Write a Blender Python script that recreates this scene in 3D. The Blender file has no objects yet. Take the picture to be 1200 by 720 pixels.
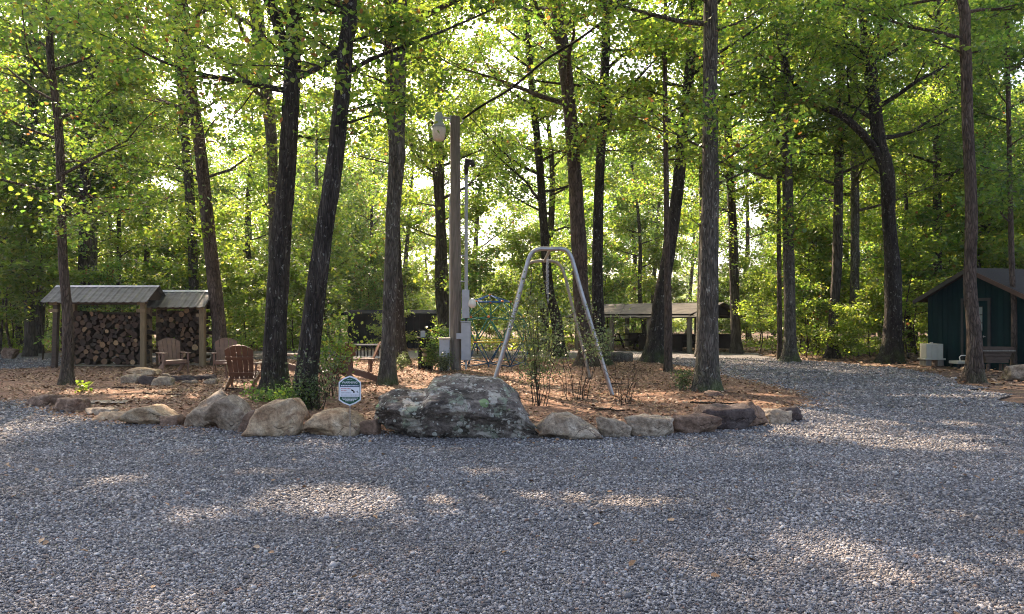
import bpy, math, random
import numpy as np
from mathutils import Vector, Matrix, Euler, noise

R = math.radians
SC = bpy.context.scene
COL = SC.collection

# ------------------------------------------------------------------ camera, sky, sun, exposure
FPX, CX, HY, CH = 900.0, 600.0, 372.0, 1.6      # focal length in pixels of the 1200 px photo, horizon row, eye height
cam_d = bpy.data.cameras.new('camera')
cam = bpy.data.objects.new('camera', cam_d); COL.objects.link(cam)
cam.location = (0, 0, CH); cam.rotation_euler = (R(90), 0, 0)
cam_d.sensor_width = 36; cam_d.lens = 27; cam_d.shift_y = 0.010
cam_d.clip_start = 0.1; cam_d.clip_end = 2000
SC.camera = cam

SUN_EL, SUN_AZ = R(39), R(-24)                  # azimuth measured from +Y towards +X
world = bpy.data.worlds.new('World'); SC.world = world; world.use_nodes = True
wn = world.node_tree; bg = wn.nodes['Background']
sky = wn.nodes.new('ShaderNodeTexSky'); sky.sky_type = 'NISHITA'; sky.sun_disc = False
sky.sun_elevation = SUN_EL; sky.sun_rotation = SUN_AZ
sky.air_density = 0.8; sky.dust_density = 5.0; sky.ozone_density = 0.6
hs = wn.nodes.new('ShaderNodeHueSaturation'); hs.inputs['Saturation'].default_value = 0.82     # hazy white sky
wn.links.new(sky.outputs[0], hs.inputs['Color']); wn.links.new(hs.outputs[0], bg.inputs[0]); bg.inputs[1].default_value = 0.15
sl = bpy.data.lights.new('sun', 'SUN'); sl.energy = 5.0; sl.angle = R(0.55); sl.color = (1.0, 0.77, 0.55)
so = bpy.data.objects.new('sun', sl); COL.objects.link(so)
sd = Vector((math.sin(SUN_AZ) * math.cos(SUN_EL), math.cos(SUN_AZ) * math.cos(SUN_EL), math.sin(SUN_EL)))
so.rotation_euler = sd.to_track_quat('Z', 'Y').to_euler()
so.location = (0, 0, 40)
SC.view_settings.view_transform = 'Standard'; SC.view_settings.look = 'None'
SC.view_settings.gamma = 1; SC.view_settings.exposure = 1.75
SC.view_settings.use_curve_mapping = False
cy = SC.cycles
cy.max_bounces = 7; cy.diffuse_bounces = 4; cy.glossy_bounces = 2; cy.transmission_bounces = 4
cy.transparent_max_bounces = 4; cy.caustics_reflective = False; cy.caustics_refractive = False
cy.filter_width = 1.05; cy.use_denoising = True; cy.sample_clamp_indirect = 6
try: cy.denoising_prefilter = 'NONE'
except Exception: pass

# ------------------------------------------------------------------ helpers
def gd(py): return CH * FPX / (py - HY)                         # distance of a ground point seen at row py
def W(px, py, Y): return Vector(((px - CX) / FPX * Y, Y, CH - (py - HY) / FPX * Y))
def X(px, Y): return (px - CX) / FPX * Y
def Z(py, Y): return CH - (py - HY) / FPX * Y

def tag(o, label=None, cat=None, group=None, kind=None):
    if label: o['label'] = label
    if cat: o['category'] = cat
    if group: o['group'] = group
    if kind: o['kind'] = kind
    return o

def empty(name, loc=(0, 0, 0), rz=0, label=None, cat=None, group=None):
    o = bpy.data.objects.new(name, None); COL.objects.link(o)
    o.empty_display_size = 0.2
    o.location = loc; o.rotation_euler = (0, 0, rz)
    return tag(o, label, cat, group)

def copy_tree(o, parent=None):
    c = o.copy(); COL.objects.link(c); c.parent = parent
    for ch in list(o.children): copy_tree(ch, c)
    return c

class MB:
    """collects shapes and links them as one mesh object"""
    def __init__(s): s.v = []; s.f = []; s.m = []; s.n = 0; s.uv = None
    def add(s, V, Fs, mi=0):
        V = np.asarray(V, dtype=float).reshape(-1, 3)
        s.v.append(V); o = s.n
        for f in Fs: s.f.append([i + o for i in f]); s.m.append(mi)
        s.n += len(V); return s
    def box(s, c, size, rot=None, mi=0, taper=None):
        x, y, z = [q / 2 for q in size]
        P = np.array([(-x,-y,-z),(x,-y,-z),(x,y,-z),(-x,y,-z),(-x,-y,z),(x,-y,z),(x,y,z),(-x,y,z)], float)
        if taper is not None: P[4:, :2] *= taper
        if rot is not None: P = P @ np.array(Euler(rot).to_matrix()).T
        P += np.array(c, float)
        return s.add(P, [(0,3,2,1),(4,5,6,7),(0,1,5,4),(1,2,6,5),(2,3,7,6),(3,0,4,7)], mi)
    def beam(s, a, b, w, t, mi=0, up=(0, 0, 1)):
        a = Vector(a); b = Vector(b); d = (b - a); L = d.length; d.normalize()
        u = Vector(up)
        if abs(d.dot(u)) > 0.95: u = Vector((0, 1, 0))
        sx = d.cross(u).normalized(); sz = sx.cross(d).normalized()
        P = []
        for q in (a, b):
            for (i, j) in ((-1,-1),(1,-1),(1,1),(-1,1)): P.append(q + sx * (i*w/2) + sz * (j*t/2))
        return s.add([tuple(p) for p in P], [(0,3,2,1),(4,5,6,7),(0,1,5,4),(1,2,6,5),(2,3,7,6),(3,0,4,7)], mi)
    def tube(s, pts, rad, n=8, mi=0, cap=True, wob=0, rng=None):
        pts = [Vector(p) for p in pts]; k = len(pts)
        if not hasattr(rad, '__len__'): rad = [rad] * k
        V = []; Fs = []
        ref = None
        for i, p in enumerate(pts):
            d = (pts[min(i+1, k-1)] - pts[max(i-1, 0)]).normalized()
            if ref is None:
                ref = Vector((0, 0, 1)) if abs(d.z) < 0.9 else Vector((1, 0, 0))
            a = (ref - d * ref.dot(d)).normalized(); b = d.cross(a); ref = a
            for j in range(n):
                th = 2 * math.pi * j / n
                rr = rad[i]
                if wob: rr *= 1 + wob * noise.noise(Vector((math.cos(th) * 1.7 + p.x, math.sin(th) * 1.7 + p.y, p.z * 0.9)))
                V.append(p + (a * math.cos(th) + b * math.sin(th)) * rr)
        for i in range(k - 1):
            for j in range(n):
                j2 = (j + 1) % n
                Fs.append((i*n+j, i*n+j2, (i+1)*n+j2, (i+1)*n+j))
        if cap: Fs.append(tuple(reversed(range(n)))); Fs.append(tuple(range((k-1)*n, k*n)))
        return s.add([tuple(p) for p in V], Fs, mi)
    def prism(s, poly, y0, y1, mi=0):
        """poly: (x, z) outline extruded along y"""
        n = len(poly)
        V = [(x, y0, z) for x, z in poly] + [(x, y1, z) for x, z in poly]
        Fs = [tuple(range(n)), tuple(reversed(range(n, 2*n)))]
        for i in range(n):
            j = (i+1) % n; Fs.append((i, i+n, j+n, j))
        return s.add(V, Fs, mi)
    def build(s, name, mats, parent=None, smooth=False, loc=None, bevel=0):
        me = bpy.data.meshes.new(name)
        V = np.concatenate(s.v) if s.v else np.zeros((0, 3))
        me.from_pydata(V.tolist(), [], s.f)
        if not isinstance(mats, (list, tuple)): mats = [mats]
        for m in mats: me.materials.append(m)
        if len(mats) > 1: me.polygons.foreach_set('material_index', s.m)
        if smooth: me.polygons.foreach_set('use_smooth', [True] * len(s.f))
        me.update()
        o = bpy.data.objects.new(name, me); COL.objects.link(o)
        if parent: o.parent = parent
        if loc is not None: o.location = loc
        if bevel:
            b = o.modifiers.new('bevel', 'BEVEL'); b.width = bevel; b.segments = 2; b.limit_method = 'ANGLE'
        return o

def fast_mesh(name, V, faces, mat, parent=None, smooth=False):
    """V (N,3) array, faces (M,k) array with a constant k"""
    me = bpy.data.meshes.new(name)
    M, k = faces.shape
    me.vertices.add(len(V)); me.vertices.foreach_set('co', V.astype(np.float32).ravel())
    me.loops.add(M * k); me.loops.foreach_set('vertex_index', faces.astype(np.int32).ravel())
    me.polygons.add(M); me.polygons.foreach_set('loop_start', np.arange(0, M*k, k, dtype=np.int32))
    me.polygons.foreach_set('loop_total', np.full(M, k, dtype=np.int32))
    if smooth: me.polygons.foreach_set('use_smooth', np.ones(M, dtype=bool))
    me.materials.append(mat)
    me.update(calc_edges=True)
    o = bpy.data.objects.new(name, me); COL.objects.link(o)
    if parent: o.parent = parent
    return o

# ------------------------------------------------------------------ materials
def new_mat(name):
    m = bpy.data.materials.new(name); m.use_nodes = True
    nt = m.node_tree; p = nt.nodes['Principled BSDF']
    return m, nt, p
def N(nt, typ, **kw):
    n = nt.nodes.new(typ)
    for k, v in kw.items():
        if k.startswith('i_'): n.inputs[k[2:].replace('_', ' ')].default_value = v
        else: setattr(n, k, v)
    return n
def ramp(nt, stops, src=None, interp='LINEAR'):
    r = nt.nodes.new('ShaderNodeValToRGB'); e = r.color_ramp; e.interpolation = interp
    while len(e.elements) > 1: e.elements.remove(e.elements[-1])
    for i, (p, c) in enumerate(stops):
        el = e.elements[0] if i == 0 else e.elements.new(p)
        el.position = p; el.color = (c[0], c[1], c[2], 1) if hasattr(c, '__len__') else (c, c, c, 1)
    if src is not None: nt.links.new(src, r.inputs[0])
    return r
def coords(nt, scale=(1, 1, 1), kind='Object'):
    tc = nt.nodes.new('ShaderNodeTexCoord'); mp = nt.nodes.new('ShaderNodeMapping')
    mp.inputs['Scale'].default_value = scale
    nt.links.new(tc.outputs[kind], mp.inputs[0]); return mp.outputs[0]
def mixc(nt, fac, a, b, mode='MIX'):
    m = nt.nodes.new('ShaderNodeMix'); m.data_type = 'RGBA'; m.blend_type = mode
    for inp, val in ((m.inputs[0], fac), (m.inputs[6], a), (m.inputs[7], b)):
        if hasattr(val, 'is_linked'): nt.links.new(val, inp)
        elif hasattr(val, '__len__'): inp.default_value = (val[0], val[1], val[2], 1)
        else: inp.default_value = val
    return m.outputs[2]
def noise_n(nt, vec, scale, detail=6, rough=0.55, dist=0):
    n = nt.nodes.new('ShaderNodeTexNoise'); n.inputs['Scale'].default_value = scale
    n.inputs['Detail'].default_value = detail; n.inputs['Roughness'].default_value = rough
    n.inputs['Distortion'].default_value = dist
    if vec is not None: nt.links.new(vec, n.inputs['Vector'])
    return n.outputs['Fac']
def bump(nt, p, h, strength=0.5, dist=0.02):
    b = nt.nodes.new('ShaderNodeBump'); b.inputs['Strength'].default_value = strength
    b.inputs['Distance'].default_value = dist
    nt.links.new(h, b.inputs['Height']); nt.links.new(b.outputs[0], p.inputs['Normal'])

def leaf_mat(name, cols, tcols, trans=0.5, rough=0.38):
    m = bpy.data.materials.new(name); m.use_nodes = True; nt = m.node_tree
    p = nt.nodes['Principled BSDF']; out = nt.nodes['Material Output']
    g = nt.nodes.new('ShaderNodeNewGeometry')
    c = ramp(nt, cols, g.outputs['Random Per Island'])
    t = ramp(nt, tcols, g.outputs['Random Per Island'])
    big = noise_n(nt, coords(nt), 0.55, 3, 0.6)
    br = ramp(nt, [(0.36, 0.62), (0.64, 1.25)], big)
    cc = mixc(nt, 1.0, c.outputs[0], br.outputs[0], 'MULTIPLY')
    nt.links.new(cc, p.inputs['Base Color'])
    tt = mixc(nt, 1.0, t.outputs[0], br.outputs[0], 'MULTIPLY')
    p.inputs['Roughness'].default_value = rough; p.inputs['Specular IOR Level'].default_value = 0.5
    tr = nt.nodes.new('ShaderNodeBsdfTranslucent'); nt.links.new(tt, tr.inputs[0])
    mx = nt.nodes.new('ShaderNodeMixShader'); mx.inputs[0].default_value = trans
    nt.links.new(p.outputs[0], mx.inputs[1]); nt.links.new(tr.outputs[0], mx.inputs[2])
    nt.links.new(mx.outputs[0], out.inputs[0])
    return m

LEAF = leaf_mat('leaf_green',
    [(0, (0.035, 0.085, 0.035)), (0.4, (0.055, 0.12, 0.045)), (0.8, (0.085, 0.15, 0.05)), (0.955, (0.12, 0.16, 0.03)), (0.97, (0.22, 0.11, 0.04)), (1, (0.16, 0.06, 0.03))],
    [(0, (0.18, 0.40, 0.05)), (0.4, (0.34, 0.56, 0.06)), (0.8, (0.58, 0.70, 0.07)), (0.955, (0.48, 0.56, 0.07)), (0.97, (0.5, 0.25, 0.06)), (1, (0.4, 0.16, 0.05))])
LEAF_Y = leaf_mat('leaf_yellow_green',
    [(0, (0.07, 0.12, 0.025)), (0.6, (0.10, 0.155, 0.03)), (0.95, (0.15, 0.18, 0.035)), (0.97, (0.25, 0.14, 0.04)), (1, (0.2, 0.08, 0.03))],
    [(0, (0.30, 0.52, 0.05)), (0.6, (0.46, 0.64, 0.06)), (1, (0.66, 0.68, 0.09))])
LEAF_D = leaf_mat('leaf_dark',
    [(0, (0.03, 0.07, 0.034)), (0.6, (0.05, 0.105, 0.048)), (1, (0.08, 0.14, 0.055))],
    [(0, (0.16, 0.36, 0.05)), (0.6, (0.32, 0.52, 0.06)), (1, (0.54, 0.66, 0.07))], trans=0.5)
LEAF_FAR = leaf_mat('leaf_far_hazed',  # pale leaf colour carries the haze of distance
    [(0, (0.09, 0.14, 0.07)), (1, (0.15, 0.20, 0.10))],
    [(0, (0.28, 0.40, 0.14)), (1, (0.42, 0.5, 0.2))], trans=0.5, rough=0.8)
LEAF_ROSE = leaf_mat('leaf_pale_shrub',
    [(0, (0.07, 0.11, 0.05)), (0.7, (0.12, 0.17, 0.08)), (0.93, (0.2, 0.22, 0.13)), (1, (0.32, 0.2, 0.15))],
    [(0, (0.18, 0.28, 0.07)), (1, (0.34, 0.42, 0.14))], trans=0.35)

def bark_mat(name, c0, c1, c2, lichen=0.0, lichen_c=(0.42, 0.44, 0.38), moss=0.0, rough_scale=1.0):
    m, nt, p = new_mat(name)
    v = coords(nt, (1, 1, 0.16))
    ridg = nt.nodes.new('ShaderNodeTexVoronoi'); ridg.feature = 'DISTANCE_TO_EDGE'
    ridg.inputs['Scale'].default_value = 26 * rough_scale
    wv = nt.nodes.new('ShaderNodeTexNoise'); wv.inputs['Scale'].default_value = 7; nt.links.new(v, wv.inputs['Vector'])
    ad = nt.nodes.new('ShaderNodeVectorMath'); ad.operation = 'MULTIPLY_ADD'
    nt.links.new(wv.outputs['Color'], ad.inputs[0]); ad.inputs[1].default_value = (0.12, 0.12, 0.12); nt.links.new(v, ad.inputs[2])
    nt.links.new(ad.outputs[0], ridg.inputs['Vector'])
    fis = ramp(nt, [(0.0, 0.0), (0.16, 0.75), (0.4, 1.0)], ridg.outputs['Distance'])
    n1 = noise_n(nt, v, 9, 8, 0.65)
    n2 = noise_n(nt, coords(nt), 2.2, 5, 0.6)
    col = ramp(nt, [(0.3, c0), (0.5, c1), (0.72, c2)], n1).outputs[0]
    col = mixc(nt, 1.0, col, ramp(nt, [(0, 0.35), (1, 1.0)], fis.outputs[0]).outputs[0], 'MULTIPLY')
    col = mixc(nt, 1.0, col, ramp(nt, [(0.3, 0.72), (0.7, 1.2)], n2).outputs[0], 'MULTIPLY')
    if lichen > 0:
        ln = noise_n(nt, coords(nt, (1, 1, 0.55)), 13, 7, 0.7)
        lf = ramp(nt, [(0.66 - lichen * 0.2, 0.0), (0.70 - lichen * 0.2, 0.75)], ln)
        col = mixc(nt, lf.outputs[0], col, lichen_c)
    if moss > 0:
        g = nt.nodes.new('ShaderNodeNewGeometry'); sp = nt.nodes.new('ShaderNodeSeparateXYZ')
        nt.links.new(g.outputs['Position'], sp.inputs[0])
        ms = ramp(nt, [(0.0, 1.0), (0.9, 0.0)], sp.outputs[2])
        mm = nt.nodes.new('ShaderNodeMath'); mm.operation = 'MULTIPLY'
        nt.links.new(ms.outputs[0], mm.inputs[0]); nt.links.new(ramp(nt, [(0.4, 0), (0.6, moss)], n2).outputs[0], mm.inputs[1])
        col = mixc(nt, mm.outputs[0], col, (0.07, 0.10, 0.02))
    nt.links.new(col, p.inputs['Base Color']); p.inputs['Roughness'].default_value = 0.92
    p.inputs['Specular IOR Level'].default_value = 0.25
    hh = nt.nodes.new('ShaderNodeMath'); hh.operation = 'MULTIPLY_ADD'
    nt.links.new(n1, hh.inputs[0]); hh.inputs[1].default_value = 0.7; nt.links.new(fis.outputs[0], hh.inputs[2])
    bump(nt, p, hh.outputs[0], 0.9, 0.03)
    return m
BARK_DARK = bark_mat('bark_dark', (0.022, 0.018, 0.015), (0.05, 0.042, 0.036), (0.105, 0.092, 0.08), lichen=0.3, lichen_c=(0.27, 0.27, 0.25), moss=0.7)
BARK_GREY = bark_mat('bark_grey', (0.065, 0.056, 0.046), (0.14, 0.125, 0.105), (0.24, 0.22, 0.19), lichen=0.3, moss=0.8)
BARK_BROWN = bark_mat('bark_brown', (0.06, 0.042, 0.033), (0.13, 0.096, 0.076), (0.22, 0.17, 0.14), moss=0.3)
BARK_PALE = bark_mat('bark_pale', (0.09, 0.08, 0.065), (0.17, 0.155, 0.13), (0.27, 0.25, 0.215), lichen=0.25, lichen_c=(0.3, 0.34, 0.24))
BARK_FAR = bark_mat('bark_far', (0.045, 0.037, 0.030), (0.09, 0.075, 0.062), (0.16, 0.14, 0.12), rough_scale=0.5)
TWIG = bark_mat('twig_bark', (0.05, 0.035, 0.025), (0.09, 0.065, 0.045), (0.14, 0.105, 0.075))

def stone_mat(name, c0, c1, c2, stain=(0.05, 0.03, 0.02), lichen=None, scale=1.0):
    m, nt, p = new_mat(name)
    v = coords(nt)
    n1 = noise_n(nt, v, 3.2 * scale, 9, 0.62, 0.3); n2 = noise_n(nt, v, 24 * scale, 8, 0.7)
    col = ramp(nt, [(0.34, c0), (0.5, c1), (0.66, c2)], n1).outputs[0]
    col = mixc(nt, 1.0, col, ramp(nt, [(0.34, 0.55), (0.64, 1.25)], n2).outputs[0], 'MULTIPLY')
    st = noise_n(nt, coords(nt, (1, 1, 2.0)), 2.0 * scale, 6, 0.6, 0.6)
    col = mixc(nt, ramp(nt, [(0.50, 0.0), (0.62, 0.8)], st).outputs[0], col, stain)
    crk = nt.nodes.new('ShaderNodeTexVoronoi'); crk.feature = 'DISTANCE_TO_EDGE'; crk.inputs['Scale'].default_value = 2.6 * scale
    nt.links.new(noise_vec(nt, v, 2.4 * scale, 0.5), crk.inputs['Vector'])
    cr0 = ramp(nt, [(0.0, 0.35), (0.010, 1.0)], crk.outputs['Distance'])
    crm = ramp(nt, [(0.52, 1.0), (0.60, 0.0)], noise_n(nt, v, 1.9 * scale, 3, 0.5))
    cr = nt.nodes.new('ShaderNodeMix'); cr.data_type = 'RGBA'; nt.links.new(crm.outputs[0], cr.inputs[0]); nt.links.new(cr0.outputs[0], cr.inputs[6]); cr.inputs[7].default_value = (1, 1, 1, 1)
    col = mixc(nt, 1.0, col, cr.outputs[2], 'MULTIPLY')
    if lichen:
        for (sc, c, lo, sz) in lichen:
            if sz:      # round spots
                vo = nt.nodes.new('ShaderNodeTexVoronoi'); vo.inputs['Scale'].default_value = sc
                nt.links.new(noise_vec(nt, v, 9, 0.035), vo.inputs['Vector'])
                cs = nt.nodes.new('ShaderNodeSeparateColor'); nt.links.new(vo.outputs['Color'], cs.inputs[0])
                th = nt.nodes.new('ShaderNodeMath'); th.operation = 'MULTIPLY'; th.inputs[1].default_value = sz
                nt.links.new(cs.outputs[0], th.inputs[0])
                lt = nt.nodes.new('ShaderNodeMath'); lt.operation = 'LESS_THAN'
                nt.links.new(vo.outputs['Distance'], lt.inputs[0]); nt.links.new(th.outputs[0], lt.inputs[1])
                gt = nt.nodes.new('ShaderNodeMath'); gt.operation = 'GREATER_THAN'; gt.inputs[1].default_value = lo
                nt.links.new(cs.outputs[1], gt.inputs[0])
                mu = nt.nodes.new('ShaderNodeMath'); mu.operation = 'MULTIPLY'
                nt.links.new(lt.outputs[0], mu.inputs[0]); nt.links.new(gt.outputs[0], mu.inputs[1])
                mu2 = nt.nodes.new('ShaderNodeMath'); mu2.operation = 'MULTIPLY'; mu2.inputs[1].default_value = 0.8
                nt.links.new(mu.outputs[0], mu2.inputs[0])
                col = mixc(nt, mu2.outputs[0], col, c)
            else:
                ln = noise_n(nt, v, sc, 9, 0.72, 0.4)
                col = mixc(nt, ramp(nt, [(lo, 0.0), (lo + 0.05, 0.85)], ln).outputs[0], col, c)
    nt.links.new(col, p.inputs['Base Color']); p.inputs['Roughness'].default_value = 0.88
    p.inputs['Specular IOR Level'].default_value = 0.3
    h = nt.nodes.new('ShaderNodeMath'); h.operation = 'MULTIPLY_ADD'; h.inputs[1].default_value = 0.5
    nt.links.new(n2, h.inputs[0]); nt.links.new(cr.outputs[2], h.inputs[2])
    h2 = nt.nodes.new('ShaderNodeMath'); h2.operation = 'ADD'; nt.links.new(h.outputs[0], h2.inputs[0]); nt.links.new(n1, h2.inputs[1])
    bump(nt, p, h2.outputs[0], 1.0, 0.05)
    return m
def noise_vec(nt, vec, scale, amt):
    n = nt.nodes.new('ShaderNodeTexNoise'); n.inputs['Scale'].default_value = scale; nt.links.new(vec, n.inputs['Vector'])
    a = nt.nodes.new('ShaderNodeVectorMath'); a.operation = 'MULTIPLY_ADD'
    nt.links.new(n.outputs['Color'], a.inputs[0]); a.inputs[1].default_value = (amt,) * 3; nt.links.new(vec, a.inputs[2])
    return a.outputs[0]
ST_TAN = stone_mat('stone_tan', (0.26, 0.155, 0.09), (0.48, 0.35, 0.225), (0.68, 0.56, 0.41), stain=(0.17, 0.085, 0.05))
ST_GREY = stone_mat('stone_grey', (0.20, 0.14, 0.095), (0.40, 0.32, 0.24), (0.62, 0.53, 0.42), stain=(0.13, 0.075, 0.05))
ST_BROWN = stone_mat('stone_brown', (0.14, 0.085, 0.058), (0.27, 0.18, 0.13), (0.42, 0.31, 0.24), stain=(0.09, 0.045, 0.033))
ST_DARK = stone_mat('stone_dark', (0.05, 0.035, 0.035), (0.095, 0.072, 0.068), (0.17, 0.14, 0.13), stain=(0.03, 0.02, 0.02))
ST_BOULDER = stone_mat('boulder_stone', (0.065, 0.052, 0.044), (0.17, 0.14, 0.12), (0.34, 0.29, 0.25), stain=(0.04, 0.034, 0.026), scale=1.3,
    lichen=[(2.6, (0.27, 0.30, 0.22), 0.565, 0), (3.3, (0.48, 0.44, 0.38), 0.535, 0), (9.0, (0.52, 0.53, 0.46), 0.45, 0.34), (4.2, (0.27, 0.38, 0.17), 0.72, 0.36), (17.0, (0.48, 0.48, 0.42), 0.35, 0.36), (4.3, (0.03, 0.034, 0.02), 0.585, 0)])

def plain(name, c, rough=0.6, metal=0.0, var=0.25, sc=6.0, bmp=0.0, stretch=(1, 1, 1), spec=0.4):
    m, nt, p = new_mat(name)
    n = noise_n(nt, coords(nt, stretch), sc, 7, 0.62)
    a = tuple(x * (1 - var) for x in c); b = tuple(min(1, x * (1 + var)) for x in c)
    nt.links.new(ramp(nt, [(0.3, a), (0.7, b)], n).outputs[0], p.inputs['Base Color'])
    p.inputs['Roughness'].default_value = rough; p.inputs['Metallic'].default_value = metal
    p.inputs['Specular IOR Level'].default_value = spec
    if bmp: bump(nt, p, n, bmp, 0.01)
    return m
M_POST = plain('treated_post', (0.22, 0.155, 0.085), 0.8, 0, 0.3, 5, 0.4, (6, 6, 0.6))
M_POLE = plain('weathered_pole', (0.16, 0.145, 0.125), 0.9, 0, 0.45, 6, 0.8, (6, 6, 0.35))
M_DARKWOOD = plain('dark_wood', (0.075, 0.052, 0.038), 0.85, 0, 0.4, 6, 0.5, (1, 6, 6))
M_GREYWOOD = plain('grey_wood', (0.20, 0.18, 0.15), 0.85, 0, 0.4, 5, 0.5, (6, 6, 0.6))
M_PALLET = plain('pallet_wood', (0.22, 0.18, 0.13), 0.9, 0, 0.35, 5, 0.4)
M_ROOFMETAL = plain('roof_metal', (0.16, 0.152, 0.142), 0.6, 0.4, 0.3, 2.2, 0, (1, 4, 1))
M_RUSTROOF = plain('old_roof', (0.055, 0.05, 0.044), 0.95, 0.0, 0.6, 2.5, 0.4)
M_GALV = plain('galvanised_steel', (0.36, 0.37, 0.39), 0.42, 0.85, 0.2, 9)
M_RUSTSTEEL = plain('dull_steel', (0.30, 0.27, 0.22), 0.6, 0.5, 0.4, 9)
M_CONDUIT = plain('grey_conduit', (0.33, 0.36, 0.38), 0.5, 0.2, 0.12, 6)
M_BOX = plain('grey_box_paint', (0.36, 0.41, 0.46), 0.5, 0.1, 0.12, 5)
M_CHAIR = plain('brown_resin', (0.15, 0.068, 0.040), 0.42, 0, 0.18, 10, 0.1, (1, 1, 1), 0.5)
M_CHAIR2 = plain('faded_brown_resin', (0.20, 0.115, 0.080), 0.5, 0, 0.18, 10, 0.1)
M_WHITE = plain('white_plastic', (0.72, 0.72, 0.68), 0.5, 0, 0.08, 4)
M_BLACK = plain('black_plastic', (0.012, 0.012, 0.012), 0.8, 0, 0.2, 6, 0, (1, 1, 1), 0.15)
M_NAVY = plain('dark_teal_siding', (0.004, 0.021, 0.024), 0.9, 0, 0.3, 3, 0.2, (1, 1, 0.2), 0.12)
M_NAVY2 = plain('navy_siding', (0.003, 0.008, 0.018), 0.95, 0, 0.3, 3, 0.2, (1, 1, 0.2), 0.05)
M_TRIM = plain('dark_trim', (0.03, 0.03, 0.032), 0.7, 0, 0.2, 4)
M_SHINGLE = plain('brown_shingles', (0.026, 0.021, 0.019), 0.9, 0, 0.4, 14, 0.6)
M_FASCIA = plain('brown_fascia', (0.09, 0.05, 0.04), 0.7, 0, 0.2, 4)
M_GLASS = plain('pale_glass', (0.24, 0.27, 0.28), 0.15, 0, 0.15, 2, 0, (1, 1, 1), 0.8)
M_SOIL = plain('dark_mulch', (0.045, 0.028, 0.02), 0.95, 0, 0.5, 20, 0.8)
M_CHARCOAL = plain('charred_wood', (0.03, 0.026, 0.024), 0.9, 0, 0.5, 8, 0.6)
M_CREAM = plain('shade_toned_cream', (0.46, 0.45, 0.38), 0.55, 0, 0.1, 4)  # tone lowered to carry the shade by the green cabin
M_STAKE = plain('stake_wire', (0.34, 0.29, 0.26), 0.6, 0, 0.2, 10)
M_PAVDARK = plain('near_black_boards', (0.014, 0.012, 0.011), 0.95, 0, 0.4, 5, 0.3, (1, 1, 1), 0.1)  # near-black colour for the pavilion boards and tables
M_REFRACT = plain('lamp_refractor', (0.62, 0.60, 0.55), 0.25, 0, 0.15, 20, 0, (1, 1, 1), 0.6)
def flat_mat(n, c, r=0.5, metal=0.0): return plain(n, c, r, metal, 0.05, 4)
M_BLUE = flat_mat('blue_bar', (0.02, 0.12, 0.32)); M_YEL = flat_mat('yellow_bar', (0.62, 0.46, 0.03))
M_GRN = flat_mat('green_bar', (0.015, 0.16, 0.10)); M_ORG = flat_mat('orange_joint', (0.68, 0.20, 0.04)); M_TEAL = flat_mat('dark_blue_bar', (0.02, 0.07, 0.13))
M_SGRN = flat_mat('sign_green', (0.012, 0.085, 0.05)); M_SWHT = flat_mat('sign_white', (0.72, 0.74, 0.80)); M_SNAVY = flat_mat('sign_navy', (0.02, 0.05, 0.14))
M_SRED = flat_mat('sign_red', (0.45, 0.05, 0.05))

def log_mat():
    m, nt, p = new_mat('cut_log_end')
    oi = nt.nodes.new('ShaderNodeObjectInfo')
    c = ramp(nt, [(0, (0.035, 0.022, 0.014)), (0.5, (0.070, 0.036, 0.022)), (0.8, (0.12, 0.066, 0.036)), (0.93, (0.26, 0.145, 0.07)), (1, (0.42, 0.27, 0.14))], oi.outputs['Random'])  # most ends darkened as if in shade, a few pale as if sunlit
    v = coords(nt); w = nt.nodes.new('ShaderNodeTexWave'); w.wave_type = 'RINGS'; w.rings_direction = 'Y'
    w.inputs['Scale'].default_value = 3.2; w.inputs['Distortion'].default_value = 2.5; nt.links.new(v, w.inputs['Vector'])
    col = mixc(nt, 1.0, c.outputs[0], ramp(nt, [(0, 0.72), (1, 1.1)], w.outputs['Fac']).outputs[0], 'MULTIPLY')
    n2 = noise_n(nt, v, 2.0, 5, 0.6)
    col = mixc(nt, 1.0, col, ramp(nt, [(0.3, 0.6), (0.65, 1.15)], n2).outputs[0], 'MULTIPLY')
    nt.links.new(col, p.inputs['Base Color']); p.inputs['Roughness'].default_value = 0.9
    return m
M_LOGEND = log_mat()

def gravel_sheet_mat():
    m, nt, p = new_mat('gravel_bed')
    v = coords(nt)
    vo = nt.nodes.new('ShaderNodeTexVoronoi'); vo.inputs['Scale'].default_value = 58; vo.feature = 'F1'
    nt.links.new(noise_vec(nt, v, 60, 0.012), vo.inputs['Vector'])
    sep = nt.nodes.new('ShaderNodeSeparateColor'); nt.links.new(vo.outputs['Color'], sep.inputs[0])
    c = ramp(nt, [(0, (0.085, 0.079, 0.085)), (0.4, (0.165, 0.158, 0.160)), (0.8, (0.27, 0.255, 0.262)), (1, (0.45, 0.43, 0.43))], sep.outputs[0])
    edge = ramp(nt, [(0.2, 1.0), (0.62, 0.4)], vo.outputs['Distance'])
    col = mixc(nt, 1.0, c.outputs[0], edge.outputs[0], 'MULTIPLY')
    big = noise_n(nt, v, 0.6, 6, 0.6)
    col = mixc(nt, 1.0, col, ramp(nt, [(0.35, 0.85), (0.65, 1.12)], big).outputs[0], 'MULTIPLY')
    dirt = noise_n(nt, v, 1.7, 8, 0.7)
    col = mixc(nt, ramp(nt, [(0.60, 0), (0.72, 0.35)], dirt).outputs[0], col, (0.13, 0.10, 0.08))
    nt.links.new(col, p.inputs['Base Color']); p.inputs['Roughness'].default_value = 0.85
    bump(nt, p, ramp(nt, [(0, 1.0), (0.8, 0.0)], vo.outputs['Distance']).outputs[0], 1.0, 0.015)
    return m
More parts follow.
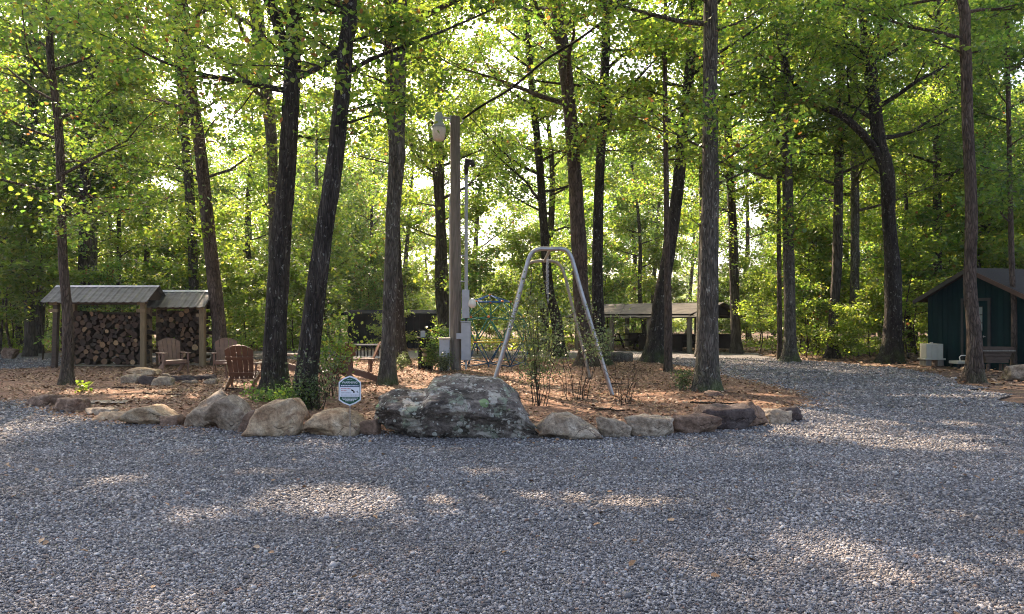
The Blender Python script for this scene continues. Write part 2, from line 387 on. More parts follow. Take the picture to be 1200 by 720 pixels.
def chip_mat():
    m, nt, p = new_mat('gravel_chip')
    g = nt.nodes.new('ShaderNodeNewGeometry')
    c = ramp(nt, [(0, (0.085, 0.079, 0.085)), (0.35, (0.155, 0.148, 0.150)), (0.7, (0.25, 0.239, 0.242)), (0.9, (0.38, 0.365, 0.365)), (0.975, (0.50, 0.48, 0.46)), (0.985, (0.26, 0.17, 0.13)), (1, (0.2, 0.13, 0.1))], g.outputs['Random Per Island'])
    big = noise_n(nt, coords(nt), 0.6, 6, 0.6)
    col = mixc(nt, 1.0, c.outputs[0], ramp(nt, [(0.35, 0.8), (0.65, 1.15)], big).outputs[0], 'MULTIPLY')
    dust = noise_n(nt, coords(nt, (0.35, 1.3, 1)), 0.9, 7, 0.65)
    col = mixc(nt, ramp(nt, [(0.52, 0), (0.70, 0.42)], dust).outputs[0], col, (0.20, 0.155, 0.12))
    nt.links.new(col, p.inputs['Base Color']); p.inputs['Roughness'].default_value = 0.82
    return m
def soil_sheet_mat(name, c0, c1, c2, moss=0.0):
    m, nt, p = new_mat(name)
    v = coords(nt)
    n1 = noise_n(nt, v, 1.1, 8, 0.65); n2 = noise_n(nt, v, 26, 6, 0.7)
    col = ramp(nt, [(0.3, c0), (0.5, c1), (0.7, c2)], n1).outputs[0]
    col = mixc(nt, 1.0, col, ramp(nt, [(0.3, 0.5), (0.7, 1.4)], n2).outputs[0], 'MULTIPLY')
    if moss:
        n3 = noise_n(nt, v, 0.8, 6, 0.6, 0.4)
        col = mixc(nt, ramp(nt, [(0.60, 0), (0.68, moss)], n3).outputs[0], col, (0.08, 0.10, 0.025))
    nt.links.new(col, p.inputs['Base Color']); p.inputs['Roughness'].default_value = 0.95
    bump(nt, p, n2, 1.0, 0.03)
    return m
def litter_mat():
    m, nt, p = new_mat('dead_leaves')
    g = nt.nodes.new('ShaderNodeNewGeometry')
    c = ramp(nt, [(0, (0.11, 0.06, 0.03)), (0.35, (0.21, 0.118, 0.06)), (0.7, (0.31, 0.185, 0.10)), (0.92, (0.42, 0.29, 0.18)), (1, (0.50, 0.38, 0.26))], g.outputs['Random Per Island'])
    nt.links.new(c.outputs[0], p.inputs['Base Color']); p.inputs['Roughness'].default_value = 0.75
    return m
M_GRAVEL = gravel_sheet_mat(); M_CHIP = chip_mat(); M_LITTER = litter_mat()
M_ISLAND = soil_sheet_mat('pine_straw_bed', (0.12, 0.062, 0.038), (0.22, 0.115, 0.068), (0.30, 0.165, 0.10), moss=0.35)
M_FLOOR = soil_sheet_mat('forest_floor', (0.07, 0.042, 0.027), (0.13, 0.075, 0.045), (0.19, 0.115, 0.07), moss=0.6)

# ------------------------------------------------------------------ ground
def sheet(name, poly, z, mat, step=None):
    mb = MB(); mb.add([(x, y, z) for x, y in poly], [tuple(range(len(poly)))])
    return tag(mb.build(name, mat), kind='structure')
sheet('ground', [(-700, -300), (700, -300), (700, 900), (-700, 900)], -0.03, M_FLOOR)
gr_right = [(1400, 560), (1330, 520), (1200, 474), (1165, 460), (1120, 447), (1070, 434), (1010, 427), (960, 424), (905, 420)]
gp = [(-40, -12), (40, -12), (30, 5)]
gp += [(X(px, gd(py)), gd(py)) for px, py in gr_right]
gp += [(11, 34.5), (8, 37), (2, 36), (-6, 37), (-15, 36), (-27, 33), (-40, 30)]
def roughen(poly, amp, n=5, seed=0, closed=True):
    out = []
    for i in range(len(poly)):
        a = poly[i]; b = poly[(i+1) % len(poly)]
        L = math.hypot(b[0]-a[0], b[1]-a[1]); k = max(1, min(n, int(L / 0.5)))
        for j in range(k):
            t = j / k; x = a[0]*(1-t)+b[0]*t; y = a[1]*(1-t)+b[1]*t
            if j: x += amp * noise.noise(Vector((x*1.3, y*1.3, seed))); y += amp * noise.noise(Vector((x*1.3, y*1.3, seed+9)))
            out.append((x, y))
    return out
GRAVEL_POLY = roughen(gp, 0.7, 14, 3)
sheet('gravel_drive', GRAVEL_POLY, 0.0, M_GRAVEL)
ip = [(-15, 15.2), (-11, 14.9), (-9.2, 14.7), (-8, 13.3), (-6.4, 12.1), (-5, 11.3), (-3.6, 10.9), (-2, 10.8), (0.5, 10.6), (2, 11.1), (3.0, 11.3), (4.0, 12.4), (5.0, 13.6),
      (5.75, 15.0), (6.0, 17), (5.9, 19.5), (5.6, 22), (5.5, 25), (4.5, 28.0), (1, 29.3), (-3, 29.7), (-7, 29.2), (-10.6, 27.6), (-13.6, 26.0), (-15, 23.6), (-17, 22.6), (-22, 22.0), (-22, 17)]
ISLAND_POLY = roughen(ip, 0.35, 8, 7)
def inside(P, poly):
    """vectorised point-in-polygon"""
    x, y = P[:, 0], P[:, 1]; r = np.zeros(len(P), bool); n = len(poly)
    for i in range(n):
        x0, y0 = poly[i]; x1, y1 = poly[(i+1) % n]
        if y0 == y1: continue
        c = ((y0 > y) != (y1 > y)) & (x < (x1-x0)*(y-y0)/(y1-y0)+x0)
        r ^= c
    return r
def dist_poly(P, poly):
    d = np.full(len(P), 1e9); n = len(poly)
    for i in range(n):
        a = np.array(poly[i]); b = np.array(poly[(i+1) % n]); ab = b-a; L = (ab**2).sum() + 1e-9
        t = np.clip(((P-a) @ ab)/L, 0, 1); q = P-(a+t[:, None]*ab); d = np.minimum(d, np.hypot(q[:, 0], q[:, 1]))
    return d
def island_h(P):
    s = inside(P, ISLAND_POLY); d = dist_poly(P, ISLAND_POLY) * np.where(s, 1, -1)
    h = np.clip(d / 0.7, -1, 1); h = 0.035 * h + 0.015
    return h + 0.02 * np.sin(P[:, 0]*1.7+1) * np.sin(P[:, 1]*1.3) * np.clip(d, 0, 1)
def build_island():
    st = 0.22
    xs = np.arange(-22, 6.9, st); ys = np.arange(10.0, 30.4, st)
    A, B = np.meshgrid(xs, ys, indexing='ij'); P = np.stack([A.ravel(), B.ravel()], 1)
    z = island_h(P); nx, ny = A.shape
    idx = np.arange(nx*ny).reshape(nx, ny)
    Fq = np.stack([idx[:-1, :-1], idx[1:, :-1], idx[1:, 1:], idx[:-1, 1:]], -1).reshape(-1, 4)
    keep = (z[Fq] > -0.012).any(1)
    o = fast_mesh('leaf_strewn_bed', np.column_stack([P, z]), Fq[keep], M_ISLAND, smooth=True)
    o.name = 'ground_bed'
    tag(o, kind='structure')
build_island()

# gravel chips, one object of loose stones
def chips():
    rs = np.random.RandomState(5); Ps = []; Ss = []
    for (y0, y1, dens, s) in ((2.8, 6.0, 4300, 0.0076), (6.0, 9.5, 3000, 0.0090), (9.5, 13.5, 1300, 0.0120), (13.5, 19, 420, 0.016), (19, 30, 120, 0.020)):
        hw = 0.68*y1 + 1.1; n = int((y1-y0)*2*hw*dens)
        P = np.column_stack([rs.uniform(-hw, hw, n), rs.uniform(y0, y1, n)])
        k = np.abs(P[:, 0]) < 0.68*P[:, 1] + 0.9; P = P[k]
        k = inside(P, GRAVEL_POLY) & ~(inside(P, ISLAND_POLY) & (dist_poly(P, ISLAND_POLY) > 0.12)); P = P[k]
        Ps.append(P); Ss.append(np.full(len(P), s) * rs.lognormal(0, 0.28, len(P)))
    P = np.concatenate(Ps); S = np.concatenate(Ss); n = len(P)
    base = np.array([(-1,-1,-1),(1,-1,-1),(1,1,-1),(-1,1,-1),(-1,-1,1),(1,-1,1),(1,1,1),(-1,1,1)], float)
    V = base[None] * (1 + rs.uniform(-0.42, 0.25, (n, 8, 3)))
    V *= np.stack([rs.uniform(0.7, 1.35, n), rs.uniform(0.55, 1.0, n), rs.uniform(0.35, 0.7, n)], 1)[:, None, :]
    V[:, 4:, :2] *= 0.72
    V *= S[:, None, None]
    # random rotation
    a = rs.uniform(0, 6.283, n); t = rs.normal(0, 0.33, n); u = rs.normal(0, 0.33, n)
    def rot(V, ang, i, j):
        c, s_ = np.cos(ang)[:, None], np.sin(ang)[:, None]; A = V[:, :, i].copy(); B = V[:, :, j].copy()
        V[:, :, i] = A*c-B*s_; V[:, :, j] = A*s_+B*c
    rot(V, t, 1, 2); rot(V, u, 0, 2); rot(V, a, 0, 1)
    V[:, :, 0] += P[:, 0, None]; V[:, :, 1] += P[:, 1, None]; V[:, :, 2] += (S*rs.uniform(0.0, 0.75, n))[:, None]
    q = np.array([(0,3,2,1),(4,5,6,7),(0,1,5,4),(1,2,6,5),(2,3,7,6),(3,0,4,7)])
    Fq = (q[None] + (np.arange(n)*8)[:, None, None]).reshape(-1, 4)
    o = fast_mesh('gravel', V.reshape(-1, 3), Fq, M_CHIP); tag(o, 'loose blue grey crushed stone spread over the drive', 'gravel', kind='stuff')
chips()

# ------------------------------------------------------------------ leaves
LV = np.array([(0, 0, 0), (-0.30, 0.28, 0.07), (-0.27, 0.66, 0.05), (0, 1.0, -0.10), (0.27, 0.66, 0.05), (0.30, 0.28, 0.07)])
LF = np.array([(0, 3, 2, 1), (0, 5, 4, 3)])
def leaf_arrays(C, size, rs, tilt=0.5, droop=0.25, flat=1.0):
    n = len(C); V = np.repeat(LV[None], n, 0).copy()
    V[:, :, 0] *= rs.uniform(0.8, 1.5, n)[:, None]
    sz = size * rs.uniform(0.65, 1.25, n); V *= sz[:, None, None]
    def rot(ang, i, j):
        c, s_ = np.cos(ang)[:, None], np.sin(ang)[:, None]; A = V[:, :, i].copy(); B = V[:, :, j].copy()
        V[:, :, i] = A*c-B*s_; V[:, :, j] = A*s_+B*c
    rot(rs.normal(0, tilt, n), 0, 2); rot(rs.normal(-droop, tilt, n), 1, 2); rot(rs.uniform(0, 6.283, n), 0, 1)
    V += C[:, None, :]
    Fq = (LF[None] + (np.arange(n)*6)[:, None, None]).reshape(-1, 4)
    return V.reshape(-1, 3), Fq
def spray(centres, n_per, sig, rs, flat=0.35):
    C = np.repeat(np.asarray(centres, float), n_per, 0)
    return C + rs.normal(0, 1, C.shape) * np.array([sig, sig, sig*flat])

def litter(name, poly, y0, y1, dens, label, size=0.07, hfun=None, avoid=None, mat=M_LITTER, xr=(-22, 16), needles=0.5, seed=3):
    rs = np.random.RandomState(seed); n = int((xr[1]-xr[0])*(y1-y0)*dens)
    P = np.column_stack([rs.uniform(xr[0], xr[1], n), rs.uniform(y0, y1, n)])
    k = np.abs(P[:, 0]) < 0.70*P[:, 1] + 2; P = P[k]
    if poly is not None: P = P[inside(P, poly)]
    if avoid is not None: P = P[~inside(P, avoid)]
    k = np.array([noise.noise(Vector((x*0.7, y*0.7, 1.0))) > -0.25 or random.random() < 0.35 for x, y in P]); P = P[k]
    z = (hfun(P) if hfun else np.full(len(P), 0.0)) + rs.uniform(0.004, 0.03, len(P))
    V, Fq = leaf_arrays(np.column_stack([P, z]), size, rs, 0.3, 0.0)
    V = V.reshape(-1, 6, 3); nn = rs.rand(len(V)) < needles           # thin straws
    c = V.mean(1, keepdims=True); c0 = V[:, :1]
    d = V[:, 3:4]-V[:, :1]; dl = np.linalg.norm(d, axis=2, keepdims=True); d = d/dl
    off = V-c0; al = (off*d).sum(2, keepdims=True); pr = off-al*d
    V2 = c0 + d*al*1.5 + pr*0.10
    V[nn] = V2[nn]
    V[:, :, 2] = np.maximum(V[:, :, 2], (z-0.02)[:, None])
    o = fast_mesh(name, V.reshape(-1, 3), Fq, mat); tag(o, label, 'leaf litter', kind='stuff'); return o
random.seed(2)
litter('leaf_litter', ISLAND_POLY, 10.5, 30, 230, 'brown fallen leaves and pine straw over the bed inside the stone ring', 0.066, island_h)
litter('leaf_litter', None, 17, 52, 34, 'brown fallen leaves on the woodland floor around the drive', 0.12, lambda P: np.full(len(P), -0.03), GRAVEL_POLY, xr=(-36, 36), needles=0.2, seed=9)
def spill():
    rs = np.random.RandomState(44); n = 60000
    P = np.column_stack([rs.uniform(-13, 8, n), rs.uniform(9.5, 24, n)]); P = P[~inside(P, ISLAND_POLY)]; d = dist_poly(P, ISLAND_POLY); P = P[rs.exponential(.22, len(P)) > d]
    V, Fq = leaf_arrays(np.column_stack([P, np.full(len(P), 0.022)]), 0.05, rs, 0.35, 0)
    tag(fast_mesh('leaf_litter', V, Fq, M_LITTER), 'dry leaves drifted against the stones along the edge of the bed', 'leaf litter', kind='stuff')
spill()
def stray():
    rs = np.random.RandomState(12); n = 900
    P = np.column_stack([rs.uniform(-16, 16, n), 4 + 26*rs.rand(n)**1.3])
    k = inside(P, GRAVEL_POLY) & ~inside(P, ISLAND_POLY); P = P[k]
    V, Fq = leaf_arrays(np.column_stack([P, np.full(len(P), 0.025)]), 0.055, rs, 0.35, 0)
    tag(fast_mesh('leaf_litter', V, Fq, M_LITTER), 'stray dry leaves scattered over the gravel', 'leaf litter', kind='stuff')
stray()

# ------------------------------------------------------------------ trees
# openings in the high canopy: (x, y, rx, ry) of the ground each one lets the sun reach
GAPS = [(-1.5, 6.7, .75, .55), (-.9, 6.2, .5, .25), (-.1, 6.75, .8, .26), (.6, 6.6, .7, .28), (-3.7, 7.5, .38, .2), (-2.6, 7.9, .3, .13), (-2.5, 6.2, .25, .2), (2.25, 5.25, .26, .12), (2.5, 4.75, .24, .10), (3.2, 4.95, .35, .25),
        (6.4, 11.5, 1.0, .25), (5.2, 9.5, .7, .28), (6.2, 10.2, .5, .2), (-.35, 7.9, .5, .12), (-5.4, 11.6, .5, .2), (-4.2, 11.0, .5, .5), (8.6, 15.5, .9, .3), (9.5, 18, .8, .3), (-3.2, 10.9, .35, .3),
        (-17, 27, 2.5, 1.5), (-14.5, 29.5, 2.5, 1.0), (4.0, 14.0, 1.0, .3), (2.0, 15.5, 1.2, .3), (3.6, 19.0, 1.2, .5), (-1.0, 17.0, 1.1, .4), (-6.2, 15.0, 1.4, .5), (-8.5, 16.0, 1.5, .5), (4.6, 23, 1.2, .6), (1.5, 21, 1.5, .5), (-4.5, 20, 1.5, .5), (-.8, 11.6, .5, .15), (5.4, 15.4, .6, .25), (-6.2, 17.6, .7, .5)]
def open_gaps(C, base, rs):
    P = C + np.array(base[:]); t = P[:, 2]/sd.z
    gx = P[:, 0]-sd.x*t; gy = P[:, 1]-sd.y*t; keep = np.ones(len(C), bool)
    for x, y, a, b in GAPS:
        q = ((gx-x)/a)**2+((gy-y)/b)**2
        keep &= ~((q < rs.normal(1.5, .35, len(C))) & (P[:, 2] > 3.2))
    return C[keep]
def smooth_path(pts, k=5):
    """Catmull-Rom through (x, y, z, r)"""
    P = [np.array(p, float) for p in pts]; P = [2*P[0]-P[1]] + P + [2*P[-1]-P[-2]]
    out = []
    for i in range(1, len(P)-2):
        for j in range(k):
            t = j/k; a, b, c, d = P[i-1], P[i], P[i+1], P[i+2]
            out.append(0.5*((2*b)+(-a+c)*t+(2*a-5*b+4*c-d)*t*t+(-a+3*b-3*c+d)*t**3))
    out.append(P[-2]); return np.array(out)
def limb(mb, cents, rs, p0, d0, L, r0, depth=0, twigs=True, up=0.25, seg=5):
    pts = [Vector(p0)]; d = Vector(d0).normalized()
    for i in range(seg):
        d = (d + Vector((rs.normal(0, .16), rs.normal(0, .16), rs.normal(0, .1) + up*0.25))).normalized()
        pts.append(pts[-1] + d*(L/seg))
    rad = [max(0.006, r0*(1-0.85*i/seg)) for i in range(seg+1)]
    mb.tube(pts, rad, 7 if depth == 0 else 4, cap=False)
    if depth < 2:
        nb = 5 if depth == 0 else 3
        for q in range(nb):
            t = 0.28 + 0.72*(q+rs.rand()*0.8)/nb; i = min(seg-1, int(t*seg)); p = pts[i].lerp(pts[i+1], t*seg-i)
            dd = (pts[i+1]-pts[i]).normalized(); a = rs.choice([-1, 1])*rs.uniform(0.5, 1.1)
            dd = Matrix.Rotation(a, 3, 'Z') @ dd; dd.z = dd.z*0.6 + rs.normal(0.05, .18)
            limb(mb, cents, rs, p, dd, L*rs.uniform(0.34, 0.55), max(0.006, rad[i]*0.5), depth+1, up=up*0.5, seg=4 if depth == 0 else 3)
    if depth >= 1:
        for i in range(1, len(pts)): cents.append(tuple(pts[i]))
    else:
        for i in range(3, len(pts)): cents.append(tuple(pts[i]))

def make_tree(name, base, path, bark, leaf, rs, h0, h1, nl, Lmax, nper=9, lsize=0.14, sig=0.33, low=0, low_h=(3, 7), low_L=1.8,
              extra=None, label=None, group=None, cat='tree', flare=1.35, sides=12, topL=0.45, trunkname='trunk', flat=0.35, twist=None):
    """path in coordinates local to base: (x, y, z, r)"""
    root = empty(name, base, label=label, cat=cat, group=group)
    sp = smooth_path(path, 6)
    mb = MB(); pts = [tuple(q[:3]) for q in sp]; rad = []
    for q in sp:
        f = 1 + (flare-1)*math.exp(-max(0, q[2])/0.28)
        rad.append(max(0.012, q[3]*f))
    # flared foot with root buttresses
    V = []; Fs = []; k = len(pts); n = sides; ph = rs.uniform(0, 6.28)
    for i, p in enumerate(pts):
        for j in range(n):
            th = 2*math.pi*j/n; z = p[2]
            rr = rad[i]*(1 + 0.10*noise.noise(Vector((math.cos(th)*2+base[0], math.sin(th)*2, z*1.1))) + 0.07*noise.noise(Vector((math.cos(th)*4+base[0], math.sin(th)*4, z*3.1))) + (0.30*math.exp(-max(0, z)/0.16)*(0.5+0.5*math.cos(4*th+ph)) if flare > 1 else 0))
            V.append((p[0]+math.cos(th)*rr, p[1]+math.sin(th)*rr, z - (0.12 if i == 0 else 0)))
    for i in range(k-1):
        for j in range(n):
            j2 = (j+1) % n; Fs.append((i*n+j, i*n+j2, (i+1)*n+j2, (i+1)*n+j))
    mb.add(V, Fs)
    cents = []; zs = np.array([p[2] for p in pts])
    def at_h(h):
        i = int(np.clip(np.searchsorted(zs, h)-1, 0, k-2)); t = (h-zs[i])/(zs[i+1]-zs[i]+1e-6)
        return Vector(pts[i]).lerp(Vector(pts[i+1]), min(1, max(0, t))), rad[i]*(1-t)+rad[i+1]*t
    az = rs.uniform(0, 6.28)
    for i in range(nl):
        u = (i+0.5*rs.rand())/nl; h = h0+(h1-h0)*u; p, r = at_h(h); az += 2.4+rs.normal(0, .35)
        L = Lmax*(1-(1-topL)*u)*rs.uniform(0.75, 1.15); el = 0.15+0.65*u
        limb(mb, cents, rs, p, (math.cos(az), math.sin(az), el), L, max(0.015, r*0.42))
    for i in range(low):
        h = rs.uniform(*low_h); p, r = at_h(h); a = rs.uniform(0, 6.28)
        limb(mb, cents, rs, p, (math.cos(a), math.sin(a), 0.25), low_L*rs.uniform(0.6, 1.2), max(0.012, min(0.03, r*0.25)), depth=1)
    if extra:
        for ex in extra:
            ep = smooth_path(ex['path'], 5); mb.tube([tuple(q[:3]) for q in ep], [q[3] for q in ep], 8, cap=False)
            m = len(ep)
            for q in range(ex.get('n', 6)):
                i = int(rs.uniform(0.3, 0.98)*m); i = min(m-2, i); d = Vector(ep[i+1][:3])-Vector(ep[i][:3]); d.normalize()
                d = Matrix.Rotation(rs.choice([-1, 1])*rs.uniform(0.4, 1.2), 3, 'Y') @ (Matrix.Rotation(rs.uniform(-1, 1), 3, 'Z') @ d)
                limb(mb, cents, rs, ep[i][:3], d, ex.get('L', 1.3)*rs.uniform(0.6, 1.2), max(0.008, ep[i][3]*0.4), depth=1)
    mb.build(trunkname, bark, root, smooth=True)
    C = spray(cents, nper, sig, rs, flat)
    if base[1] > 1: C = open_gaps(C, base, rs)
    V, Fq = leaf_arrays(C, lsize, rs)
    fast_mesh('crown', V, Fq, leaf, root)
    return root

def px_tree(pxs, Y, bark, leaf, seed, top=18, gz=0.0, label='', **kw):
    """pxs: (px, py, width px) up the trunk; Y distance"""
    rs = np.random.RandomState(seed)
    by = HY + CH*FPX/Y
    base = Vector((X(pxs[0][0], Y), Y, gz))
    path = [(0, 0, 0, pxs[0][2]/FPX*Y/2)]
    for px, py, w in pxs[1:]:
        path.append((X(px, Y)-base.x, rs.normal(0, 0.05), Z(py, Y)-gz, w/FPX*Y/2))
    a, b = path[-2], path[-1]; zt = b[2]; dx = (b[0]-a[0])/(b[2]-a[2])
    for f in (0.33, 0.66, 1.0):
        z = zt+(top-zt)*f; path.append((b[0]+dx*(z-zt)*0.8+rs.normal(0, .15), rs.normal(0, .3), z, b[3]*(1-0.85*f)))
    ex = kw.pop('ex', None)
    if ex:
        for e in ex:
            e['path'] = [(X(px, Y+dy)-base.x, dy, Z(py, Y+dy)-gz, w/FPX*Y/2) for px, py, w, dy in e['px']]
    kw.setdefault('flare', 1.42); kw.setdefault('h0', 7.5); kw.setdefault('h1', top-0.5); kw.setdefault('nl', 17); kw.setdefault('Lmax', 4.3); kw.setdefault('nper', 18); kw.setdefault('lsize', .122)
    return make_tree('broadleaf_tree', base, path, bark, leaf, rs, extra=ex, label=label, **kw)

# the trees one can point to
px_tree([(78, 453, 13), (77, 380, 11.5), (74, 300, 10), (70, 160, 9), (63, 70, 8), (58, 0, 7)], 17.8, BARK_BROWN, LEAF, 11, top=11,
        label='slender brown tree standing in front of the left firewood shed', h0=3.9, h1=10.6, nl=16, Lmax=3.4, topL=.5, nper=23, lsize=0.098, low=4, low_h=(3.2, 5))
px_tree([(259, 433, 18), (256, 380, 16), (248, 300, 15), (235, 180, 14), (225, 100, 13), (213, 0, 12)], 24.5, BARK_BROWN, LEAF_Y, 12,
        label='bare brown leaning trunk rising behind the right firewood shed', h0=8, low=5, low_h=(4, 8), nper=12)
px_tree([(322, 462, 29), (323, 400, 27), (327, 300, 24), (336, 205, 21), (341, 110, 20), (342, 60, 19), (346, 0, 15)], 16.0, BARK_DARK, LEAF, 13, top=17,
        label='thick dark trunk forking near the top, left of the two dark trunks by the chairs', low=9, low_h=(5.0, 8.5), low_L=1.5, nper=22, lsize=.104,
        ex=[{'px': [(341, 66, 15, 0), (328, 38, 12, 0), (318, 0, 12, .1), (308, -60, 8, .2)], 'n': 3},
            {'px': [(334, 106, 8, 0), (316, 103, 7, -.2), (290, 97, 6, -.4), (240, 88, 5, -.7), (190, 72, 3, -1.0), (150, 50, 2, -1.2)], 'n': 9, 'L': 1.7}])
px_tree([(354, 481, 28), (362, 400, 25), (376, 300, 22), (391, 200, 20), (400, 120, 19), (406, 60, 18), (410, 0, 17)], 13.2, BARK_DARK, LEAF, 14, top=16,
        label='dark leaning trunk beside the stone ring, right of the two dark trunks by the chairs', low=5, low_h=(4.6, 7), low_L=1.3, nper=21, lsize=.104,
        ex=[{'px': [(400, 55, 9, 0), (380, 75, 7, -.2), (362, 85, 6, -.3), (335, 100, 3, -.5)], 'n': 4, 'L': 1.1},
            {'px': [(398, 95, 7, 0), (430, 72, 5, .2), (480, 52, 4, .4), (530, 32, 3, .7), (580, 10, 2, 1)], 'n': 6, 'L': 1.0}])
px_tree([(322, 430, 14), (321, 300, 12), (320, 220, 12), (317, 150, 13), (306, 60, 16), (297, 0, 16)], 27, BARK_PALE, LEAF_Y, 15,
        label='pale grey trunk half hidden behind the thick dark forked trunk', h0=8.5, low=4, low_h=(5, 9))
px_tree([(454, 453, 20), (455, 400, 17), (458, 340, 16), (461, 250, 17), (465, 180, 18), (467, 90, 19), (468, 0, 18)], 17.8, BARK_GREY, LEAF_D, 16, top=18,
        label='straight grey lichened trunk beside the two brown chairs on the right', low=4, low_h=(6, 9), low_L=1.4,
        ex=[{'px': [(465, 215, 7, 0), (471, 190, 7, 0), (473, 178, 5, 0), (474, 174, 2, 0)], 'n': 0}])
px_tree([(471, 430, 20), (469, 400, 13), (467, 320, 10), (462, 220, 9), (457, 120, 8), (452, 0, 7)], 25.5, BARK_DARK, LEAF_Y, 17,
        label='thin dark trunk directly behind the straight grey lichened trunk', low=3, low_h=(5, 9))
px_tree([(690, 431, 26), (688, 400, 21), (682, 350, 19), (679, 300, 18), (673, 200, 16), (665, 100, 16), (652, 0, 15)], 24.4, BARK_BROWN, LEAF, 18, top=19,
        label='thick brown trunk leaning left behind the swing frame', low=5, low_h=(6, 10))
px_tree([(706, 431, 20), (702, 380, 15), (700, 330, 13), (701, 250, 12), (703, 200, 11), (708, 100, 11), (712, 0, 10)], 25.0, BARK_DARK, LEAF, 19, top=19,
        label='dark slightly curved trunk immediately right of the thick brown leaning trunk', low=5, low_h=(6, 10))
px_tree([(656, 418, 15), (652, 375, 13), (643, 335, 11), (637, 260, 10), (632, 190, 9), (622, 90, 8), (616, 0, 7)], 31, BARK_DARK, LEAF_Y, 20, top=16,
        label='thin crooked dark tree seen through the swing frame', h0=6, nper=11, low=4, low_h=(4.5, 9))
px_tree([(766, 426, 28), (769, 390, 20), (776, 340, 17), (785, 290, 15), (794, 220, 14), (801, 150, 13), (807, 90, 12), (812, 0, 10)], 26.6, BARK_DARK, LEAF_D, 21, top=18,
        label='dark trunk with a broad foot leaning right in front of the open pavilion', low=7, low_h=(5, 10), nper=10)
px_tree([(783, 438, 10), (783, 360, 9), (781, 300, 7), (781, 200, 6), (779, 60, 5), (779, 0, 4)], 21.8, BARK_BROWN, LEAF_Y, 22, top=11,
        label='pole thin brown tree standing before the open pavilion', h0=6, h1=10.6, nl=8, Lmax=1.6, nper=8, flare=1.1)
px_tree([(829, 462, 29), (830, 400, 25), (831, 300, 22), (832, 200, 19), (833, 100, 17), (833, 0, 16)], 16.0, BARK_GREY, LEAF, 23, top=17,
        label='thick straight grey trunk at the right end of the stone ring', low=9, low_h=(4.2, 8.5), low_L=1.6, lsize=.104, nper=22, Lmax=4.6)
px_tree([(822, 420, 13), (823, 360, 12), (824, 250, 10), (823, 100, 9), (822, 0, 8)], 31, BARK_PALE, LEAF_Y, 24, top=16,
        label='pale slim trunk peeking out behind the thick straight grey trunk', low=3)
px_tree([(926, 424, 17), (926, 380, 13), (925, 300, 13), (921, 150, 11), (918, 0, 9)], 27.7, BARK_GREY, LEAF, 25, top=17,
        label='slim grey trunk at the far edge of the gravel bend', h0=6.5, low=6, low_h=(4, 9), nper=11, lsize=.15, Lmax=3.8)
px_tree([(914, 421, 6), (913, 300, 5), (911, 200, 4), (909, 100, 3), (906, 0, 3)], 29, BARK_BROWN, LEAF_Y, 26, top=11,
        label='very thin tree just left of the slim grey trunk at the gravel bend', h0=4.5, h1=10.5, nl=9, Lmax=1.8, nper=10, flare=1.1)
px_tree([(975, 419, 14), (977, 380, 11), (981, 300, 11), (984, 150, 10), (988, 0, 9)], 30.5, BARK_FAR, LEAF_D, 27, top=17,
        label='slim dark trunk left of the big crooked dark tree beyond the bend', h0=6, low=5, low_h=(4, 9), Lmax=3.8)
px_tree([(997, 417, 12), (1000, 380, 11), (1003, 300, 10), (1001, 150, 9), (999, 0, 8)], 32.5, BARK_PALE, LEAF_Y, 28, top=17,
        label='paler slim trunk close left of the big crooked dark tree', h0=6, low=5, low_h=(4, 9), Lmax=3.8)
px_tree([(1043, 424, 25), (1046, 380, 20), (1047, 320, 18), (1043, 255, 15), (1038, 205, 16), (1031, 165, 15), (1025, 120, 14), (1020, 80, 14), (1015, 40, 12), (1010, 0, 9)], 27.3, BARK_DARK, LEAF_Y, 29, top=17,
        label='big crooked dark tree with a heavy limb reaching left near the green cabin', h0=8, low=4, low_h=(5, 10), Lmax=4.2, nper=10,
        ex=[{'px': [(1037, 200, 10, 0), (1020, 168, 9, -.2), (990, 138, 8.5, -.5), (965, 126, 8, -.9), (942, 113, 7, -1.2), (925, 85, 5, -1.5), (915, 55, 3.5, -1.7)], 'n': 10, 'L': 2.0},
            {'px': [(1016, 85, 10, 0), (1028, 60, 8, 0), (1032, 30, 7, 0), (1033, -10, 6, 0)], 'n': 3}])
px_tree([(1141, 447, 21), (1140, 400, 16), (1139, 330, 14), (1137, 250, 13), (1135, 150, 12), (1131, 50, 12), (1128, 0, 11)], 19.2, BARK_BROWN, LEAF_D, 30, top=17,
        label='straight brown trunk standing in front of the dark green cabin door', h0=8.5, low=2, low_h=(7, 9), Lmax=3.8)
px_tree([(1188, 432, 7), (1188, 370, 6), (1185, 300, 6), (1183, 180, 5), (1180, 80, 5), (1180, 0, 4)], 23.0, BARK_BROWN, LEAF_D, 31, top=12,
        label='thin sapling trunk in front of the right side of the green cabin', h0=4.3, h1=11.5, nl=10, Lmax=2.2, nper=11, flare=1.1)
px_tree([(1098, 418, 12), (1098, 330, 10), (1099, 200, 9), (1098, 0, 8)], 33, BARK_FAR, LEAF, 32, top=17,
        label='straight dark trunk rising behind the left corner of the green cabin', h0=7, low=5, low_h=(5, 10), Lmax=3.8)
px_tree([(1155, 415, 12), (1155, 320, 11), (1153, 200, 10), (1152, 100, 10), (1140, 0, 8)], 35, BARK_FAR, LEAF_D, 33, top=17,
        label='dark trunk rising from behind the roof of the green cabin', h0=7, low=5, low_h=(5, 10), Lmax=3.8,
        ex=[{'px': [(1152, 115, 8, 0), (1162, 80, 7, 0), (1172, 40, 6, 0), (1180, 0, 5, 0)], 'n': 4}])
